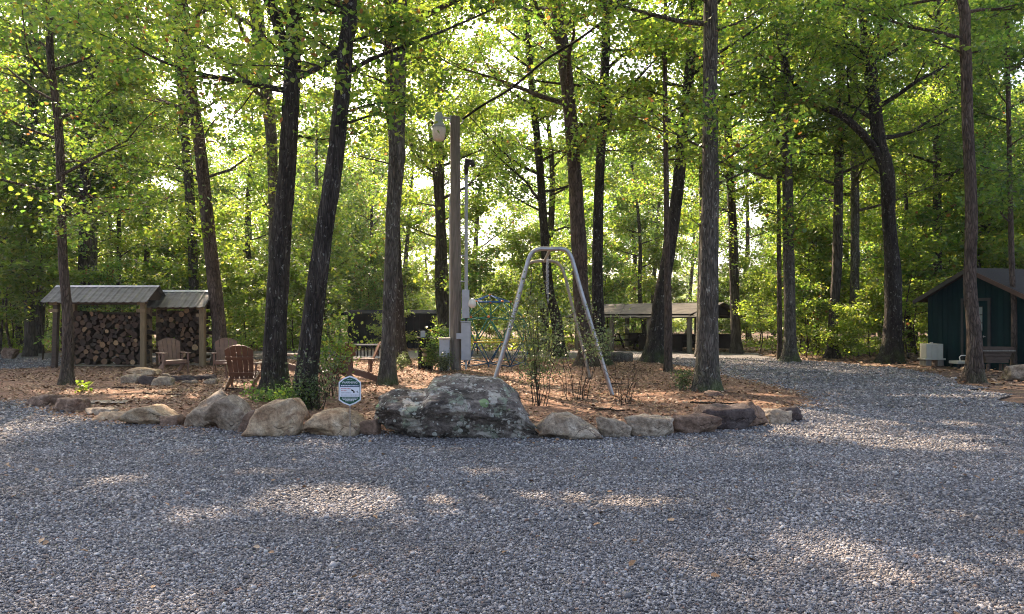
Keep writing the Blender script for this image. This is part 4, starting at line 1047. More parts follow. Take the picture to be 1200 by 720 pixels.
# ------------------------------------------------------------------ buildings
def wall_panel(mb, x0, x1, z0, z1, y, t=.06, groove=.2, mi=0):
    """board siding: vertical boards a few mm proud"""
    n = max(1, int((x1-x0)/groove)); 
    for i in range(n):
        a = x0+(x1-x0)*i/n; b = x0+(x1-x0)*(i+1)/n
        mb.box(((a+b)/2, y, (z0+z1)/2), (b-a-.012, t, z1-z0), mi=mi)
def green_cabin():
    L = Vector((X(1088, 26.2), 26.2, 0)); Nn = Vector((X(1206, 22.6), 22.6, 0)); w = (Nn-L).length
    dirv = (Nn-L).normalized(); ang = math.atan2(dirv.y, dirv.x)
    root = empty('cabin', L, ang, label='small dark green cabin with a gable roof at the right edge', cat='cabin')
    # local x along the gable wall from L to Nn; local y goes back
    ev = 2.28; rg = 3.12; dep = 5.5; ov = .32
    mb = MB()
    wall_panel(mb, 0, w, -.02, ev, 0)
    n = int(w/.2)
    for i in range(n):
        a = w*i/n; b = w*(i+1)/n
        za = ev+(rg-ev)*(1-abs(a-w/2)/(w/2)); zb_ = ev+(rg-ev)*(1-abs(b-w/2)/(w/2))
        mb.add([(a+.006, -.03, ev), (b-.006, -.03, ev), (b-.006, -.03, zb_), (a+.006, -.03, za), (a+.006, .03, ev), (b-.006, .03, ev), (b-.006, .03, zb_), (a+.006, .03, za)],
               [(0, 1, 2, 3), (5, 4, 7, 6), (1, 5, 6, 2), (4, 0, 3, 7), (3, 2, 6, 7)])
    mb.box((w/2, .045, ev/2), (w-.05, .02, ev-.02)); mb.build('front_wall', M_NAVY, root)
    mb = MB(); mb.box((.035, dep/2+.05, ev/2), (.06, dep, ev)); mb.build('side_wall', M_NAVY, root)
    mb = MB(); mb.box((w-.035, dep/2+.05, ev/2), (.06, dep, ev)); mb.build('side_wall', M_NAVY, root)
    mb = MB(); mb.box((w/2, dep+.1, ev/2), (w-.1, .06, ev)); mb.build('back_wall', M_NAVY, root)
    sl = (rg-ev)/(w/2)
    for s in (-1, 1):
        xa, xb = w/2, w/2+s*(w/2+ov)
        za, zb_ = rg+.05, rg+.05-sl*(w/2+ov); t = .07
        V = [(xa, -ov, za), (xb, -ov, zb_), (xb, dep+ov, zb_), (xa, dep+ov, za)]
        V += [(x, y, z-t) for x, y, z in V]
        Fs = [(0, 1, 2, 3), (7, 6, 5, 4), (0, 4, 5, 1), (1, 5, 6, 2), (2, 6, 7, 3), (3, 7, 4, 0)]
        if s < 0: Fs = [f[::-1] for f in Fs]
        mb = MB(); mb.add(V, Fs); mb.build('roof', M_SHINGLE, root)
        mb = MB(); mb.beam((xa+s*.01, -ov-.02, za-.08), (xb, -ov-.02, zb_-.08), .03, .13); mb.build('fascia', M_FASCIA if s > 0 else M_TRIM, root)
    # door with a window, set proud of the wall
    dx0 = w*.40; dx1 = w*.64
    dr = MB(); dr.box(((dx0+dx1)/2, -.05, 1.03), (dx1-dx0, .04, 2.0)); dr = dr.build('door', M_NAVY, root, bevel=.004)
    mb = MB()
    mb.box((dx0-.05, -.055, 1.05), (.09, .05, 2.12)); mb.box((dx1+.05, -.055, 1.05), (.09, .05, 2.12)); mb.box(((dx0+dx1)/2, -.055, 2.16), (dx1-dx0+.2, .05, .09))
    mb.build('door_frame', M_TRIM, root)
    mb = MB(); mb.box((dx0+.62*(dx1-dx0), -.075, 1.55), (.34*(dx1-dx0), .012, .78)); mb.build('window_pane', M_GLASS, dr)
    mb = MB()
    for k in range(4): mb.box((dx0+.62*(dx1-dx0), -.085, 1.17+k*.253), (.38*(dx1-dx0), .014, .03))
    mb.build('window_bars', M_TRIM, dr)
    mb = MB(); mb.tube([(dx1-.08, -.075, 1.0), (dx1-.08, -.13, 1.0), (dx1-.08, -.14, 1.0)], [.012, .012, .03], 8); mb.build('handle', M_GALV, dr)
green_cabin()
def dark_cabin():
    Y = 39.5; x0, x1 = X(408, Y), X(506, Y)
    root = empty('cabin', ((x0+x1)/2, Y, 0), label='long black cabin deep in the woods behind the grey trunks', cat='cabin'); w = x1-x0
    ev = Z(368, Y); mb = MB(); wall_panel(mb, -w/2, w/2, 0, ev, 0, .08, .3); mb.box((0, .06, ev/2), (w-.02, .03, ev-.02)); mb.build('front_wall', M_NAVY2, root)
    for s in (-1, 1):
        mb = MB(); mb.box((s*(w/2-.04), 2.1, ev/2), (.08, 4, ev)); mb.build('side_wall', M_NAVY2, root)
    for s in (-1, 1):
        V = [(-w/2-.3, 2+s*2.35, ev+.02), (w/2+.3, 2+s*2.35, ev+.02), (w/2+.3, 2, ev+.22), (-w/2-.3, 2, ev+.22)]; V += [(a, b, c-.08) for a, b, c in V]
        Fs = [(0, 1, 2, 3), (7, 6, 5, 4), (0, 4, 5, 1), (1, 5, 6, 2), (2, 6, 7, 3), (3, 7, 4, 0)]
        if s > 0: Fs = [f[::-1] for f in Fs]
        mb = MB(); mb.add(V, Fs); mb.build('roof', M_NAVY2, root)
    mb = MB(); mb.box((w*.08, -.07, .95), (.9, .05, 1.9)); mb.build('door', M_TRIM, root)
dark_cabin()
def pavilion():
    # near corner of the roof at px 803; the long side runs left, the gable end runs right and back
    C = Vector((X(808, 34.6), 34.6, 0)); Lg = 6.4; dep = 4.4; ang = R(-43)      # local +x runs along the long side to the near corner
    root = empty('pavilion', C, ang, label='open pavilion with a weathered low roof on posts beyond the bed', cat='pavilion')
    ev, rg = 1.72, 2.30; ov = .35
    for i in range(4):
        for yy in (0, dep):
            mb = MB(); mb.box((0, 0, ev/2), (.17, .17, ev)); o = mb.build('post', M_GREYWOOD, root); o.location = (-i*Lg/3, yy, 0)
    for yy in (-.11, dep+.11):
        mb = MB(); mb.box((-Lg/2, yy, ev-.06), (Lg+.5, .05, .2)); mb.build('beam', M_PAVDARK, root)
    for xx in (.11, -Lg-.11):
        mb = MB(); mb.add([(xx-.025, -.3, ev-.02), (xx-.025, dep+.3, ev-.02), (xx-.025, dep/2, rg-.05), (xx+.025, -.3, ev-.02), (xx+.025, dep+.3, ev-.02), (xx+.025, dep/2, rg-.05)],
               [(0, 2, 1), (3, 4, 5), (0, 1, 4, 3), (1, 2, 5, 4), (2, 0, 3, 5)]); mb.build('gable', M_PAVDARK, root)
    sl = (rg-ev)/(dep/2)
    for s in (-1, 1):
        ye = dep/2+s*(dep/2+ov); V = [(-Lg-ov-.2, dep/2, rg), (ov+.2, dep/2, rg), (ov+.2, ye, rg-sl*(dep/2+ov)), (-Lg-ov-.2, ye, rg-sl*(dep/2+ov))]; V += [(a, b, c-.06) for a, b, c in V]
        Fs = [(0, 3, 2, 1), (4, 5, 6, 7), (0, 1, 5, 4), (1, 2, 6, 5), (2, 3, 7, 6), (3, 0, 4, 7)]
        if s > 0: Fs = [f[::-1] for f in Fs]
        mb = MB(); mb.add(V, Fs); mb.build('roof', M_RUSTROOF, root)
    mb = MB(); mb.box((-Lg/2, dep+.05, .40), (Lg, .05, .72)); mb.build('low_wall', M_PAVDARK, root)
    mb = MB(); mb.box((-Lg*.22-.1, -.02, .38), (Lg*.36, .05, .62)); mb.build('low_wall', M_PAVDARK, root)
    # picnic tables under the roof
    return root, C, ang, Lg, dep
pv = pavilion()
def picnic_table():
    root = empty('picnic_table')
    mb = MB()
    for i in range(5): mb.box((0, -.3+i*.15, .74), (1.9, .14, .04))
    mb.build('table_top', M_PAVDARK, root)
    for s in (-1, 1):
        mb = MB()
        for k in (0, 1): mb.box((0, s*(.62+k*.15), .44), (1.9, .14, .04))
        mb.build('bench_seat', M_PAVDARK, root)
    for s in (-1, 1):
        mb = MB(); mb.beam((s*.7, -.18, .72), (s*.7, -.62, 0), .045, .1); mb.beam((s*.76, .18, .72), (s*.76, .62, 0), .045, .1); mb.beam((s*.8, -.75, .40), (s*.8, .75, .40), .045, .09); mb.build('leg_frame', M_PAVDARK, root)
    return root
pt = picnic_table()
root, C, ang, Lg, dep = pv
for i, (lx, lab) in enumerate(((-1.5, 'dark picnic table under the right half of the pavilion roof'), (-4.6, 'dark picnic table under the left half of the pavilion roof'))):
    o = pt if i == 0 else copy_tree(pt)
    o.location = C + Matrix.Rotation(ang, 3, 'Z') @ Vector((lx, dep*.45, 0)); o.rotation_euler = (0, 0, ang); tag(o, lab, 'picnic table', 'picnic tables in the pavilion')
def lying_log():
    Y = 26.6; rs = random.Random(3); mb = MB()
    mb.tube([(-.55, 0, .2), (-.1, .02, .2), (.35, 0, .2)], [.19, .2, .185], 14, 0, False); o = mb.build('cut_log', [BARK_PALE], None, smooth=True)
    o.location = (X(729, Y), Y, 0); tag(o, 'short pale cut log lying beside the dark trunk foot', 'log')
    mb = MB(); mb.tube([(.35, 0, .2), (.352, 0, .2)], [.185, .18], 14); mb.build('cut_face', M_CHARCOAL, o)
    mb = MB(); mb.tube([(-.552, 0, .2), (-.55, 0, .2)], [.185, .19], 14); mb.build('cut_face', M_LOGEND, o)
lying_log()

# ------------------------------------------------------------------ cabin yard things
def cabin_things():
    Y = 25.4; x = X(1091.5, Y)
    r = empty('storage_tank', (x, Y, 0), label='cream ribbed plastic tank raised on blocks at the left corner of the green cabin', cat='tank')
    mb = MB(); zt, zb_ = Z(403, Y), Z(420, Y)
    for i in range(3): mb.box((-.19+i*.19, 0, (zt+zb_)/2), (.18, .42, zt-zb_))
    mb.box((0, 0, (zt+zb_)/2), (.54, .38, zt-zb_-.06)); mb.build('body', M_CREAM, r, bevel=.02)
    mb = MB(); mb.box((0, 0, zb_-.02), (.68, .50, .05)); mb.build('tray', M_CREAM, r, bevel=.01)
    mb = MB(); mb.tube([(0, 0, zt), (0, 0, zt+.05)], .05, 10); mb.build('cap', M_CREAM, r)
    for s in (-1, 1):
        mb = MB(); mb.box((s*.2, 0, (zb_-.05)/2), (.18, .4, zb_-.05)); mb.build('block', M_GREYWOOD, r)
    Y = 24.4; r = empty('utility_cart', (X(1126, Y), Y, 0), label='low white cart with a looped tube handle left of the trunk by the cabin', cat='cart')
    mb = MB(); mb.box((0, 0, .17), (.5, .5, .09)); mb.build('deck', M_CREAM, r, bevel=.02)
    mb = MB(); mb.tube([(-.08, -.1, .2), (-.1, -.1, .34), (-.05, -.1, .39), (.22, -.1, .39), (.27, -.1, .36), (.27, -.1, .2)], .016, 8); mb.build('handle', M_WHITE, r)
    for sx in (-1, 1):
        for sy in (-1, 1):
            mb = MB(); mb.tube([(sx*.2, sy*.2, .065), (sx*.2+.04, sy*.2, .065)], .065, 12); mb.build('wheel', M_BLACK, r)
    Y = 22.8; r = empty('planter', (X(1165, Y), Y, 0), label='slatted brown wooden planter wider at the top in front of the cabin wall', cat='planter')
    mb = MB(); w = 36/FPX*Y
    for i in range(5):
        k = .72+.28*(i/4); z = Z(430, Y)+.05+i*.095+.12
        mb.box((0, -.2*k, z), (w*k, .025, .085)); mb.box((0, .2*k, z), (w*k, .025, .085)); mb.box((w*k/2-.0125, 0, z), (.025, .4*k-.03, .085)); mb.box((-w*k/2+.0125, 0, z), (.025, .4*k-.03, .085))
    mb.build('side_boards', M_DARKWOOD, r)
    mb = MB(); zt = Z(411, Y)
    mb.box((0, -.215, zt), (w+.06, .06, .03)); mb.box((0, .215, zt), (w+.06, .06, .03)); mb.box((-w/2, 0, zt), (.06, .37, .03)); mb.box((w/2, 0, zt), (.06, .37, .03)); mb.build('rim', M_GREYWOOD, r)
    mb = MB(); mb.box((0, 0, zt-.06), (w-.07, .34, .03)); mb.build('soil', M_SOIL, r)
    for s in (-1, 1):
        for q in (-1, 1):
            mb = MB(); mb.box((s*w*.28, q*.1, .1), (.06, .06, .22)); mb.build('leg', M_DARKWOOD, r)
cabin_things()

# ------------------------------------------------------------------ utility pole
def utility_pole():
    Y = 22.4; r = empty('utility_pole', (X(534, Y), Y, 0), label='weathered grey wooden utility pole with meter boxes and a yard light', cat='utility pole')
    zt = Z(137, Y); mb = MB()
    mb.tube([(0, 0, -.1), (0, 0, 2.5), (-.01, 0, 5), (-.02, 0, zt)], [.165, .16, .15, .14], 14, wob=.05); mb.build('pole', M_POLE, r, smooth=False)
    # yard light
    arm = MB(); ah = Z(140, Y); arm.tube([(-.12, -.02, ah), (-.3, -.1, ah+.02), (-.46, -.2, ah-.02)], .03, 8)
    arm.box((-.14, -.02, ah), (.06, .12, .2)); lamp = arm.build('lamp_arm', M_CONDUIT, r)
    lx = X(515, Y)-X(534, Y)
    mb = MB(); mb.tube([(lx+.0, -.2, Z(134, Y)), (lx, -.2, Z(138, Y)), (lx, -.2, Z(147, Y)), (lx, -.2, Z(148, Y)), (lx, -.2, Z(152, Y))], [.09, .12, .125, .16, .21], 18); mb.build('lamp_housing', M_CONDUIT, lamp, smooth=True)
    mb = MB(); mb.tube([(lx, -.2, Z(152.2, Y)), (lx, -.2, Z(156, Y)), (lx-.0, -.2, Z(165, Y)), (lx, -.2, Z(167, Y))], [.205, .205, .16, .12], 18); mb.build('refractor', M_REFRACT, lamp, smooth=True)
    # conduits and weather head
    cx_ = X(546.5, Y)-X(534, Y)
    mb = MB(); mb.tube([(cx_, -.06, Z(345, Y)), (cx_, -.06, Z(205, Y))], .048, 10); cd = mb.build('conduit', M_CONDUIT, r)
    mb = MB(); mb.tube([(cx_, -.06, Z(206, Y)), (cx_, -.06, Z(196, Y)), (cx_+.05, -.08, Z(190, Y)), (cx_+.16, -.1, Z(191, Y)), (cx_+.22, -.12, Z(196, Y))], [.05, .07, .12, .1, .05], 12); mb.build('weather_head', M_TRIM, cd, smooth=True)
    for z in (210, 240, 268, 300, 330):
        mb = MB(); mb.box(((cx_)/2+.03, -.07, Z(z, Y)), (cx_+.04, .03, .035)); mb.build('strap', M_CONDUIT, r)
    mb = MB(); mb.tube([(-.17, -.05, .2), (-.17, -.05, Z(230, Y))], .017, 8); mb.build('ground_conduit', M_CONDUIT, r)
    mb = MB(); mb.box((cx_-.01, -.14, (Z(340, Y)+Z(373, Y))/2), (.21, .16, Z(340, Y)-Z(373, Y))); mb.build('meter_box', M_BOX, r, bevel=.01)
    mb = MB(); mb.box((cx_+.0, -.15, (Z(378, Y)+Z(422, Y))/2), (.27, .17, Z(378, Y)-Z(422, Y))); bx = mb.build('breaker_box', M_BOX, r, bevel=.01)
    mb = MB(); mb.box((cx_+.0, -.16, Z(377, Y)), (.30, .21, .03)); mb.build('lid', M_BOX, bx)
    mb = MB(); mb.box((cx_+.0, -.242, (Z(378, Y)+Z(422, Y))/2), (.23, .012, Z(382, Y)-Z(419, Y))); mb.build('door', M_BOX, bx)
    mb = MB(); mb.tube([(cx_+.0, -.12, Z(373, Y)), (cx_, -.12, Z(378, Y))], .04, 8); mb.build('coupling', M_TRIM, r)
    mb = MB(); mb.tube([(cx_-.0, -.14, Z(422, Y)), (cx_-.0, -.14, Z(431, Y)), (cx_-.03, -.15, Z(436, Y)), (cx_-.12, -.18, Z(438, Y)), (cx_-.5, -.3, Z(439, Y)), (cx_-1.0, -.4, .02)], .03, 8); mb.build('conduit_bend', M_CONDUIT, r, smooth=True)
    mb = MB(); mb.box((.12, -.18, Z(394, Y)), (.17, .12, .17)); mb.build('outlet_box', M_BOX, r, bevel=.008)
    mb = MB(); mb.box((.05, -.19, Z(428, Y)), (.12, .05, .16)); mb.build('outlet_plate', M_GREYWOOD, r)
    fl = MB(); fl.tube([(cx_+.09, -.16, Z(358, Y)), (cx_+.16, -.2, Z(357, Y))], .02, 8); f = fl.build('floodlight_arm', M_CONDUIT, r)
    mb = MB(); mb.tube([(cx_+.17, -.16, Z(351, Y)), (cx_+.18, -.2, Z(353, Y)), (cx_+.19, -.26, Z(358, Y)), (cx_+.19, -.28, Z(361, Y))], [.05, .10, .12, .05], 12); mb.build('floodlight_head', M_WHITE, f, smooth=True)
    # hook for the cable
    mb = MB(); mb.tube([(.13, -.02, Z(146, Y)), (.2, -.02, Z(144, Y)), (.22, -.02, Z(141, Y))], .02, 8); mb.build('cable_hook', M_GALV, r)
    # cable
    pts = []
    for (px, py, yy) in ((542, 140, 22.4), (565, 124, 22.0), (600, 103, 21.4), (640, 70, 20.7), (680, 45, 20.0), (712, 20, 19.4), (735, -6, 18.9), (780, -60, 18), (860, -170, 16.5)):
        p = W(px, py, yy); pts.append((p.x, p.y, p.z))
    sp = smooth_path([(a, b, c, .02) for a, b, c in pts], 5); mb = MB(); mb.tube([tuple(q[:3]) for q in sp], .034, 8)
    tag(mb.build('overhead_cable', M_BLACK, None, smooth=True), 'thick black overhead cable running up right from the utility pole', 'cable')
    # pedestal left of the pole
    Y = 22.2; g = empty('power_pedestal', (X(521, Y), Y, 0), label='grey metal electrical pedestal box on the ground left of the utility pole', cat='electrical box')
    mb = MB(); mb.box((0, 0, (Z(398, Y)+.05)/2), (.29, .22, Z(398, Y)-.05)); mb.build('cabinet', M_BOX, g, bevel=.012)
    mb = MB(); mb.box((0, -.01, Z(397, Y)), (.34, .28, .05)); mb.build('lid', M_CREAM, g, bevel=.008)
    mb = MB(); mb.box((0, -.116, .5), (.23, .012, .7)); mb.build('door', M_BOX, g)
    # dark stand
    Y = 22.6; g = empty('grill_stand', (X(502, Y), Y, 0), label='dark iron stand with pale stones and ivy left of the electrical pedestal', cat='stand')
    for sx in (-1, 1):
        for sy in (-1, 1):
            mb = MB(); mb.tube([(sx*.18-.08, sy*.14, 0), (sx*.18-.08, sy*.14, Z(396, Y))], .022, 6); mb.build('leg', M_BLACK, g)
    mb = MB(); mb.box((.0, 0, Z(396, Y)), (.66, .4, .025)); mb.build('shelf', M_BLACK, g)
    mb = MB(); mb.box((-.08, .15, .5), (.36, .02, .95)); mb.build('back_plate', M_BLACK, g)
    mb = MB(); mb.box((-.16, 0, Z(392, Y)), (.13, .12, .2)); mb.build('canister', M_CONDUIT, g, bevel=.01)
    for i, (dx, dz, rr) in enumerate(((-.1, .30, .07), (-.05, .45, .08), (-.12, .60, .07))):
        rk = rock_obj('stone', (X(502, Y)+dx, Y-.12, dz), (rr*3, .2, rr*1.5), 400+i, ST_TAN, 3, label='', cat=None)
        rk.parent = g; rk.location = (dx, -.12, dz)
utility_pole()

# ------------------------------------------------------------------ swing frame
def swing():
    Yf, Yr = 15.4, 19.1; r = empty('swing_frame', (X(645, Yf), Yf, 0), label='tall galvanised swing frame with trapezoid tube ends', cat='swing frame')
    def end(Y, pts, rad, mat, dy):
        base = X(645, Yf); P = []
        for px, py in pts: P.append((X(px, Y)-base, Y-Yf, Z(py, Y)))
        sp = smooth_path([(a, b, c, rad) for a, b, c in P], 5); mb = MB(); mb.tube([tuple(q[:3]) for q in sp], rad, 12); mb.build('end_frame', mat, r, smooth=True)
    end(Yf, [(572, 466), (582, 438), (600, 377), (613, 328), (619.5, 304), (625, 295), (633, 292), (645, 292), (659, 292), (666, 296), (671, 306), (680, 338), (700, 405), (717, 461), (719, 466)], .043, M_GALV, 0)
    end(Yr, [(578, 448), (596, 385), (608, 340), (615, 316), (620, 309), (628, 306.5), (640, 306), (650, 307), (657, 312), (662, 324), (672, 365), (682, 405), (692, 447)], .038, M_RUSTSTEEL, 3.7)
    b = X(645, Yf); mb = MB(); mb.tube([(0, 0, Z(292, Yf)), (X(638, Yr)-b, Yr-Yf, Z(306.5, Yr))], .035, 10); mb.build('top_beam', M_GALV, r)
    ym = 17.4; t = (ym-Yf)/(Yr-Yf)
    for k, yy in enumerate((16.7, 17.5)):
        t = (yy-Yf)/(Yr-Yf); x0 = (X(638, Yr)-b)*t; z0 = Z(292, Yf)*(1-t)+Z(306.5, Yr)*t-.03
        # chain of alternating links
        mb = MB(); z = z0; i = 0
        while z > z0-1.0 if k == 0 else z > z0-.8:
            q = [(x0+(math.cos(a)*.014 if i % 2 else 0), yy-Yf+(0 if i % 2 else math.cos(a)*.014), z-.028+math.sin(a)*.028) for a in np.linspace(0, 2*math.pi, 9)]
            mb.tube(q, .006, 4, cap=False); z -= .045; i += 1
        mb.build('chain', M_GALV, r)
swing()

# ------------------------------------------------------------------ climbing dome
def dome():
    Y = 24.6; cxp = 574; r = empty('climbing_dome', (X(cxp, Y), Y, 0), label='colourful geodesic climbing dome behind the utility pole', cat='climbing frame')
    bm = bmesh.new(); bmesh.ops.create_icosphere(bm, subdivisions=2, radius=1)
    H = Z(346, Y); Rr = 1.32; Rv = (H-.03)/1.56; zc = H-Rv
    pv = [Vector((v.co.x, v.co.y, v.co.z)) for v in bm.verts]
    rot = Matrix.Rotation(.31, 3, 'Z'); pv = [rot @ p for p in pv]
    pos = [Vector((p.x*Rr, p.y*Rr, zc + p.z*Rv)) for p in pv]
    zmin = -.6
    keep = [p.z > zmin for p in pv]
    n = 0
    for e in bm.edges:
        a, b = e.verts[0].index, e.verts[1].index
        if not (keep[a] and keep[b]): continue
        za = (pv[a].z+pv[b].z)/2
        m = M_BLUE if za > .75 else (M_YEL if za > .55 and abs(pv[a].z-pv[b].z) < .15 else (M_GRN if za > .05 else (M_YEL if abs(pv[a].z-pv[b].z) < .12 and za > -.1 else M_TEAL)))
        mb = MB(); mb.tube([pos[a], pos[b]], .02, 6); mb.build('bar', m, r, smooth=True)
    low = [i for i in range(len(pv)) if keep[i] and pv[i].z < -.3]
    for i in range(len(pv)):
        if keep[i]:
            p = pos[i]
            V, Fs = ICO[3]; mb = MB(); d = (.048 if pv[i].z > .2 else .032)
            mb.add(V*d*np.array([1, 1, .8])+np.array(p[:]), Fs.tolist()); mb.build('joint', M_ORG if pv[i].z > -.1 else M_TEAL, r, smooth=True)
            if i in low:
                mb = MB(); mb.tube([p, (p.x*1.02, p.y*1.02, -.02)], .02, 6); mb.build('foot', M_TEAL, r)
    bm.free()
dome()

# ------------------------------------------------------------------ security sign
def sign():
    Y = 10.15; r = empty('yard_sign', (X(410, Y), Y, 0), 0.0, label='small green and white warning sign with pointed ends on a thin stake', cat='sign')
    s = 1/FPX*Y
    def P(px, py): return ((px-410)*s, CH-(py-HY)/FPX*Y)
    out = [P(410, 440.5), P(403, 443), P(397, 448), P(397, 469), P(403, 473), P(410, 475.7), P(417, 473), P(423, 469), P(423, 448), P(417, 443)]
    mb = MB(); mb.prism(out, -.006, .006); pl = mb.build('sign_plate', M_SWHT, r)
    c = np.array(out).mean(0); inn = [tuple(c+(np.array(q)-c)*.90) for q in out]
    mb = MB(); mb.prism(inn, -.0095, -.0055); mb.build('green_field', M_SGRN, pl)
    def rect(x0, y0, x1, y1, m, nm, yy=-.0125):
        a = P(x0, y0); b = P(x1, y1); mb = MB(); mb.prism([(a[0], b[1]), (b[0], b[1]), (b[0], a[1]), (a[0], a[1])], yy, yy+.003); return mb.build(nm, m, pl)
    rect(398.6, 453.6, 421.4, 465.0, M_SWHT, 'white_panel')
    rect(398.6, 450.9, 421.4, 453.2, M_SNAVY, 'navy_band')
    # WARNING
    cu = bpy.data.curves.new('warning_lettering', 'FONT'); cu.body = 'WARNING'; cu.size = .043; cu.align_x = 'CENTER'; cu.extrude = .0008
    t = bpy.data.objects.new('lettering', cu); COL.objects.link(t); t.parent = pl; q = P(410, 449.6); t.location = (q[0], -.0115, q[1]); t.rotation_euler = (R(90), 0, 0); cu.materials.append(M_SWHT); bpy.context.view_layer.update()
    lm = bpy.data.meshes.new_from_object(t); lo = bpy.data.objects.new('lettering', lm); COL.objects.link(lo); lo.parent = pl; lo.location = t.location; lo.rotation_euler = t.rotation_euler; bpy.data.objects.remove(t); lo.name = 'lettering'
    # rows of small print too small to read
    rs = random.Random(2)
    mb = MB()
    def row(xa, xb, y, h, yy):
        x = xa
        while x < xb:
            w = rs.uniform(.5, 1.5); a = P(x, y); b = P(min(xb, x+w), y+h); mb.prism([(a[0], b[1]), (b[0], b[1]), (b[0], a[1]), (a[0], a[1])], yy, yy+.002); x += w+.45
    row(400, 420.5, 451.5, 1.1, -.0135); row(401, 419.5, 466.2, .8, -.0125); row(402, 418, 467.8, .8, -.0125); row(405, 415, 469.4, .8, -.0125); row(407, 413, 444.9, .4, -.0125)
    mb.build('small_print', M_SWHT, pl)
    mb = MB(); row(400, 411, 455.3, .7, -.0145); row(400, 407, 457.7, .7, -.0145); mb.build('red_print', M_SRED, pl)
    mb = MB(); row(400, 411.5, 460.2, .7, -.0145); row(400, 420.5, 462.7, .7, -.0145); mb.build('dark_print', M_SNAVY, pl)
    # camera emblem
    mb = MB(); q = P(413.2, 457.6); mb.box((q[0], -.0135, q[1]), (.035, .003, .018), rot=(0, .5, 0)); q = P(415, 459.5); mb.box((q[0], -.0145, q[1]), (.02, .003, .02), rot=(0, .3, 0)); q = P(418.5, 459.3); mb.box((q[0], -.0135, q[1]), (.02, .003, .005)); mb.tube([(P(419.5, 458)[0], -.0135, P(419.5, 458)[1]), (P(418.7, 459.5)[0], -.0135, P(418.7, 459.5)[1]), (P(420.4, 460.6)[0], -.0135, P(420.4, 460.6)[1])], .003, 5); mb.build('camera_emblem', M_BLACK, pl)
    mb = MB(); mb.tube([(0, .011, -.1), (0, .011, P(410, 445)[1])], .0055, 8); mb.build('stake', M_STAKE, r)
sign()

# ------------------------------------------------------------------ shrubs and small plants
def shrub(name, px, Y, stems, h, spread, leaf, lsize, nleaf, label, seed, cat='shrub', sig=.09, low=.15, z=0.03, stem_r=.006, tophvy=1.0):
    rs = np.random.RandomState(seed); r = empty(name, (X(px, Y), Y, z), label=label, cat=cat)
    mb = MB(); cents = []
    for i in range(stems):
        a = rs.uniform(0, 6.28); b = rs.uniform(0, spread*.35); hh = h*rs.uniform(.55, 1.05); sp = spread*rs.uniform(.3, 1)
        pts = [Vector((math.cos(a)*b, math.sin(a)*b, 0))]
        for k in range(1, 7):
            t = k/6; pts.append(Vector((math.cos(a)*(b+sp*t**1.6)+rs.normal(0, .03), math.sin(a)*(b+sp*t**1.6)+rs.normal(0, .03), hh*t)))
        mb.tube(pts, [stem_r*(1.3-t/6) for t in range(7)], 5, cap=False)
        for k in range(2, 7):
            if pts[k].z/h < low: continue
            cents.append(tuple(pts[k]))
            for q in range(2):
                d = Vector((rs.normal(0, 1), rs.normal(0, 1), rs.normal(.3, .5))).normalized()*rs.uniform(.1, .3)*min(1, h)
                mb.tube([pts[k], pts[k]+d], [stem_r*.6, stem_r*.3], 4, cap=False); cents.append(tuple(pts[k]+d)); cents.append(tuple(pts[k]+d*.5))
    mb.build('stems', TWIG, r, smooth=True)
    if nleaf:
        C = spray(cents, nleaf, sig, rs, .9); C[:, 2] = np.maximum(C[:, 2], .02); V, Fq = leaf_arrays(C, lsize, rs, .7); fast_mesh('foliage', V, Fq, leaf, r)
    return r
shrub('rose_bush', 632, 13.6, 15, 2.15, .5, LEAF_ROSE, .045, 6, 'tall thin rose bush just right of the huge boulder', 51, sig=.08, low=.2)
shrub('rose_bush', 676, 14.4, 10, 1.75, .75, LEAF_ROSE, .05, 5, 'open rose bush with leafy top between the swing frame legs', 52, sig=.09, low=.5)
shrub('rose_bush', 733, 13.4, 13, 1.0, .45, LEAF_ROSE, .04, 0, 'bare reddish twiggy bush by the right leg of the swing frame', 53, low=.6, stem_r=.005)
shrub('rose_bush', 706, 22.5, 6, 1.1, .5, LEAF_ROSE, .07, 3, 'small leafy bush in front of the left end of the pavilion', 54, low=.4)
shrub('shrub', 386, 14.8, 13, 1.6, .5, LEAF, .065, 5, 'leafy green bush between the leaning trunk and the brown chairs', 55, sig=.12, low=.35)
shrub('shrub', 346, 12.9, 6, .38, .2, LEAF_D, .05, 4, 'low green shoots at the foot of the leaning dark trunk', 56, sig=.08)
shrub('fern', 320, 14.2, 7, .22, .4, LEAF_D, .06, 4, 'low green fern spread in front of the thick dark forked trunk', 57, sig=.08, low=.3)
shrub('shrub', 801, 16.2, 5, .42, .16, LEAF_ROSE, .045, 4, 'small green sprout at the left foot of the thick straight grey trunk', 58, sig=.06)
shrub('seedling', 96, 16.0, 3, .2, .12, LEAF_Y, .09, 1, 'tiny yellow green seedling behind the left ring stones', 59, cat='seedling', low=.3, sig=.05)
shrub('ivy', 508, 22.3, 9, 1.0, .18, LEAF_D, .055, 6, 'ivy climbing the dark stand by the electrical pedestal', 60, cat='ivy', sig=.08)
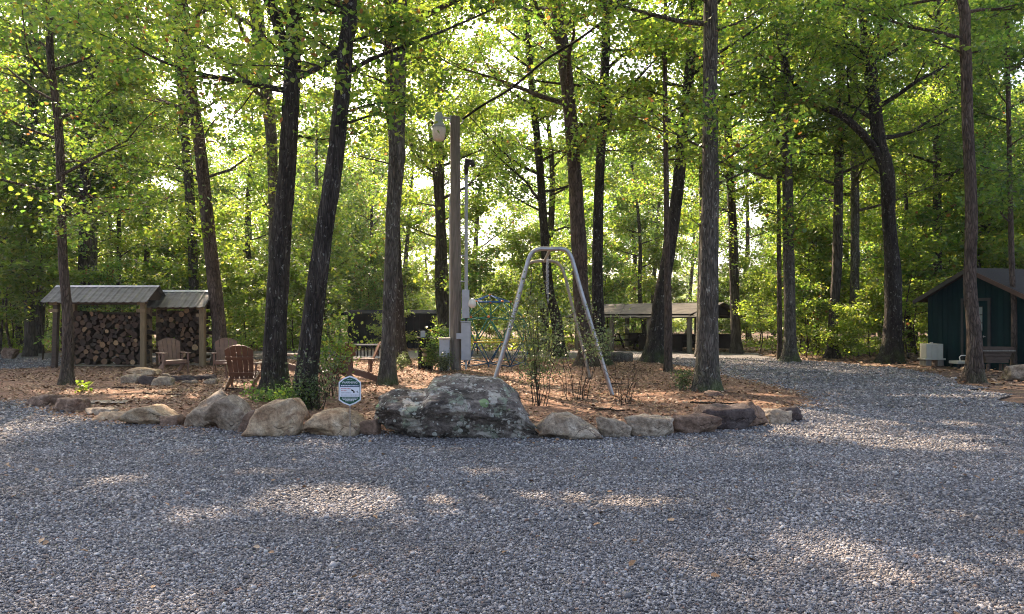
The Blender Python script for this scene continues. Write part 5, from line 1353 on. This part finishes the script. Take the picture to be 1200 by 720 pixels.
shrub('shrub', 470, 22.5, 6, .5, .2, LEAF_ROSE, .05, 3, 'wispy low sprig between the grey trunk and the iron stand', 61, sig=.06)
shrub('shrub', 521, 21.9, 8, .5, .22, LEAF_ROSE, .05, 5, 'pale weeds growing at the foot of the electrical pedestal', 62, sig=.06)
shrub('shrub', 372, 13.0, 10, .9, .35, LEAF_ROSE, .045, 3, 'wiry brown twigs with a few leaves left of the warning sign', 63, sig=.07)

# fallen sticks
def sticks():
    rs = np.random.RandomState(31); where = ((-6.9, 15.2, 'short fallen stick on the bed behind the pointed rock'), (-5.9, 16.3, 'crooked fallen stick lying before the fire pit'), (3.6, 13.6, 'thin fallen stick near the thick grey trunk'),
        (1.6, 12.6, 'fallen twig lying behind the cream grey rock'), (-8.4, 16.6, 'curved fallen stick between the slender tree and the fire pit'), (4.7, 21.5, 'dark fallen branch at the right edge of the bed'), (2.3, 17.5, 'fallen branch right of the swing frame'), (-1.8, 13.8, 'fallen twig between the big boulder and the lichened trunk'))
    for x, y, lab in where:
        a = rs.uniform(-.5, .5); L = rs.uniform(.35, .9); mb = MB(); P = []
        for i in range(5):
            t = i/4-.5; P.append((math.cos(a)*t*L, math.sin(a)*t*L+rs.normal(0, .03), .03+rs.uniform(0, .02)))
        mb.tube(P, [.016, .018, .015, .012, .007], 6); mb.tube([P[2], (P[2][0]+.08, P[2][1]+.16, .07)], [.01, .005], 5)
        o = mb.build('fallen_stick', TWIG, None, smooth=True); o.location = (x, y, .045); tag(o, lab, 'stick')
sticks()

# ------------------------------------------------------------------ air
hm = bpy.data.materials.new('air'); hm.use_nodes = True; nt = hm.node_tree; nt.nodes.clear()
ho = nt.nodes.new('ShaderNodeOutputMaterial'); hv = nt.nodes.new('ShaderNodeVolumePrincipled'); nt.links.new(hv.outputs[0], ho.inputs['Volume'])
hv.inputs['Color'].default_value = (.9, .95, 1, 1); hv.inputs['Density'].default_value = 0.00035; hv.inputs['Anisotropy'].default_value = .4
mb = MB(); mb.box((0, 55, 12), (300, 170, 26.2)); hz = mb.build('haze', hm)
tag(hz, 'thin pale morning air between the trees', 'haze', kind='stuff')
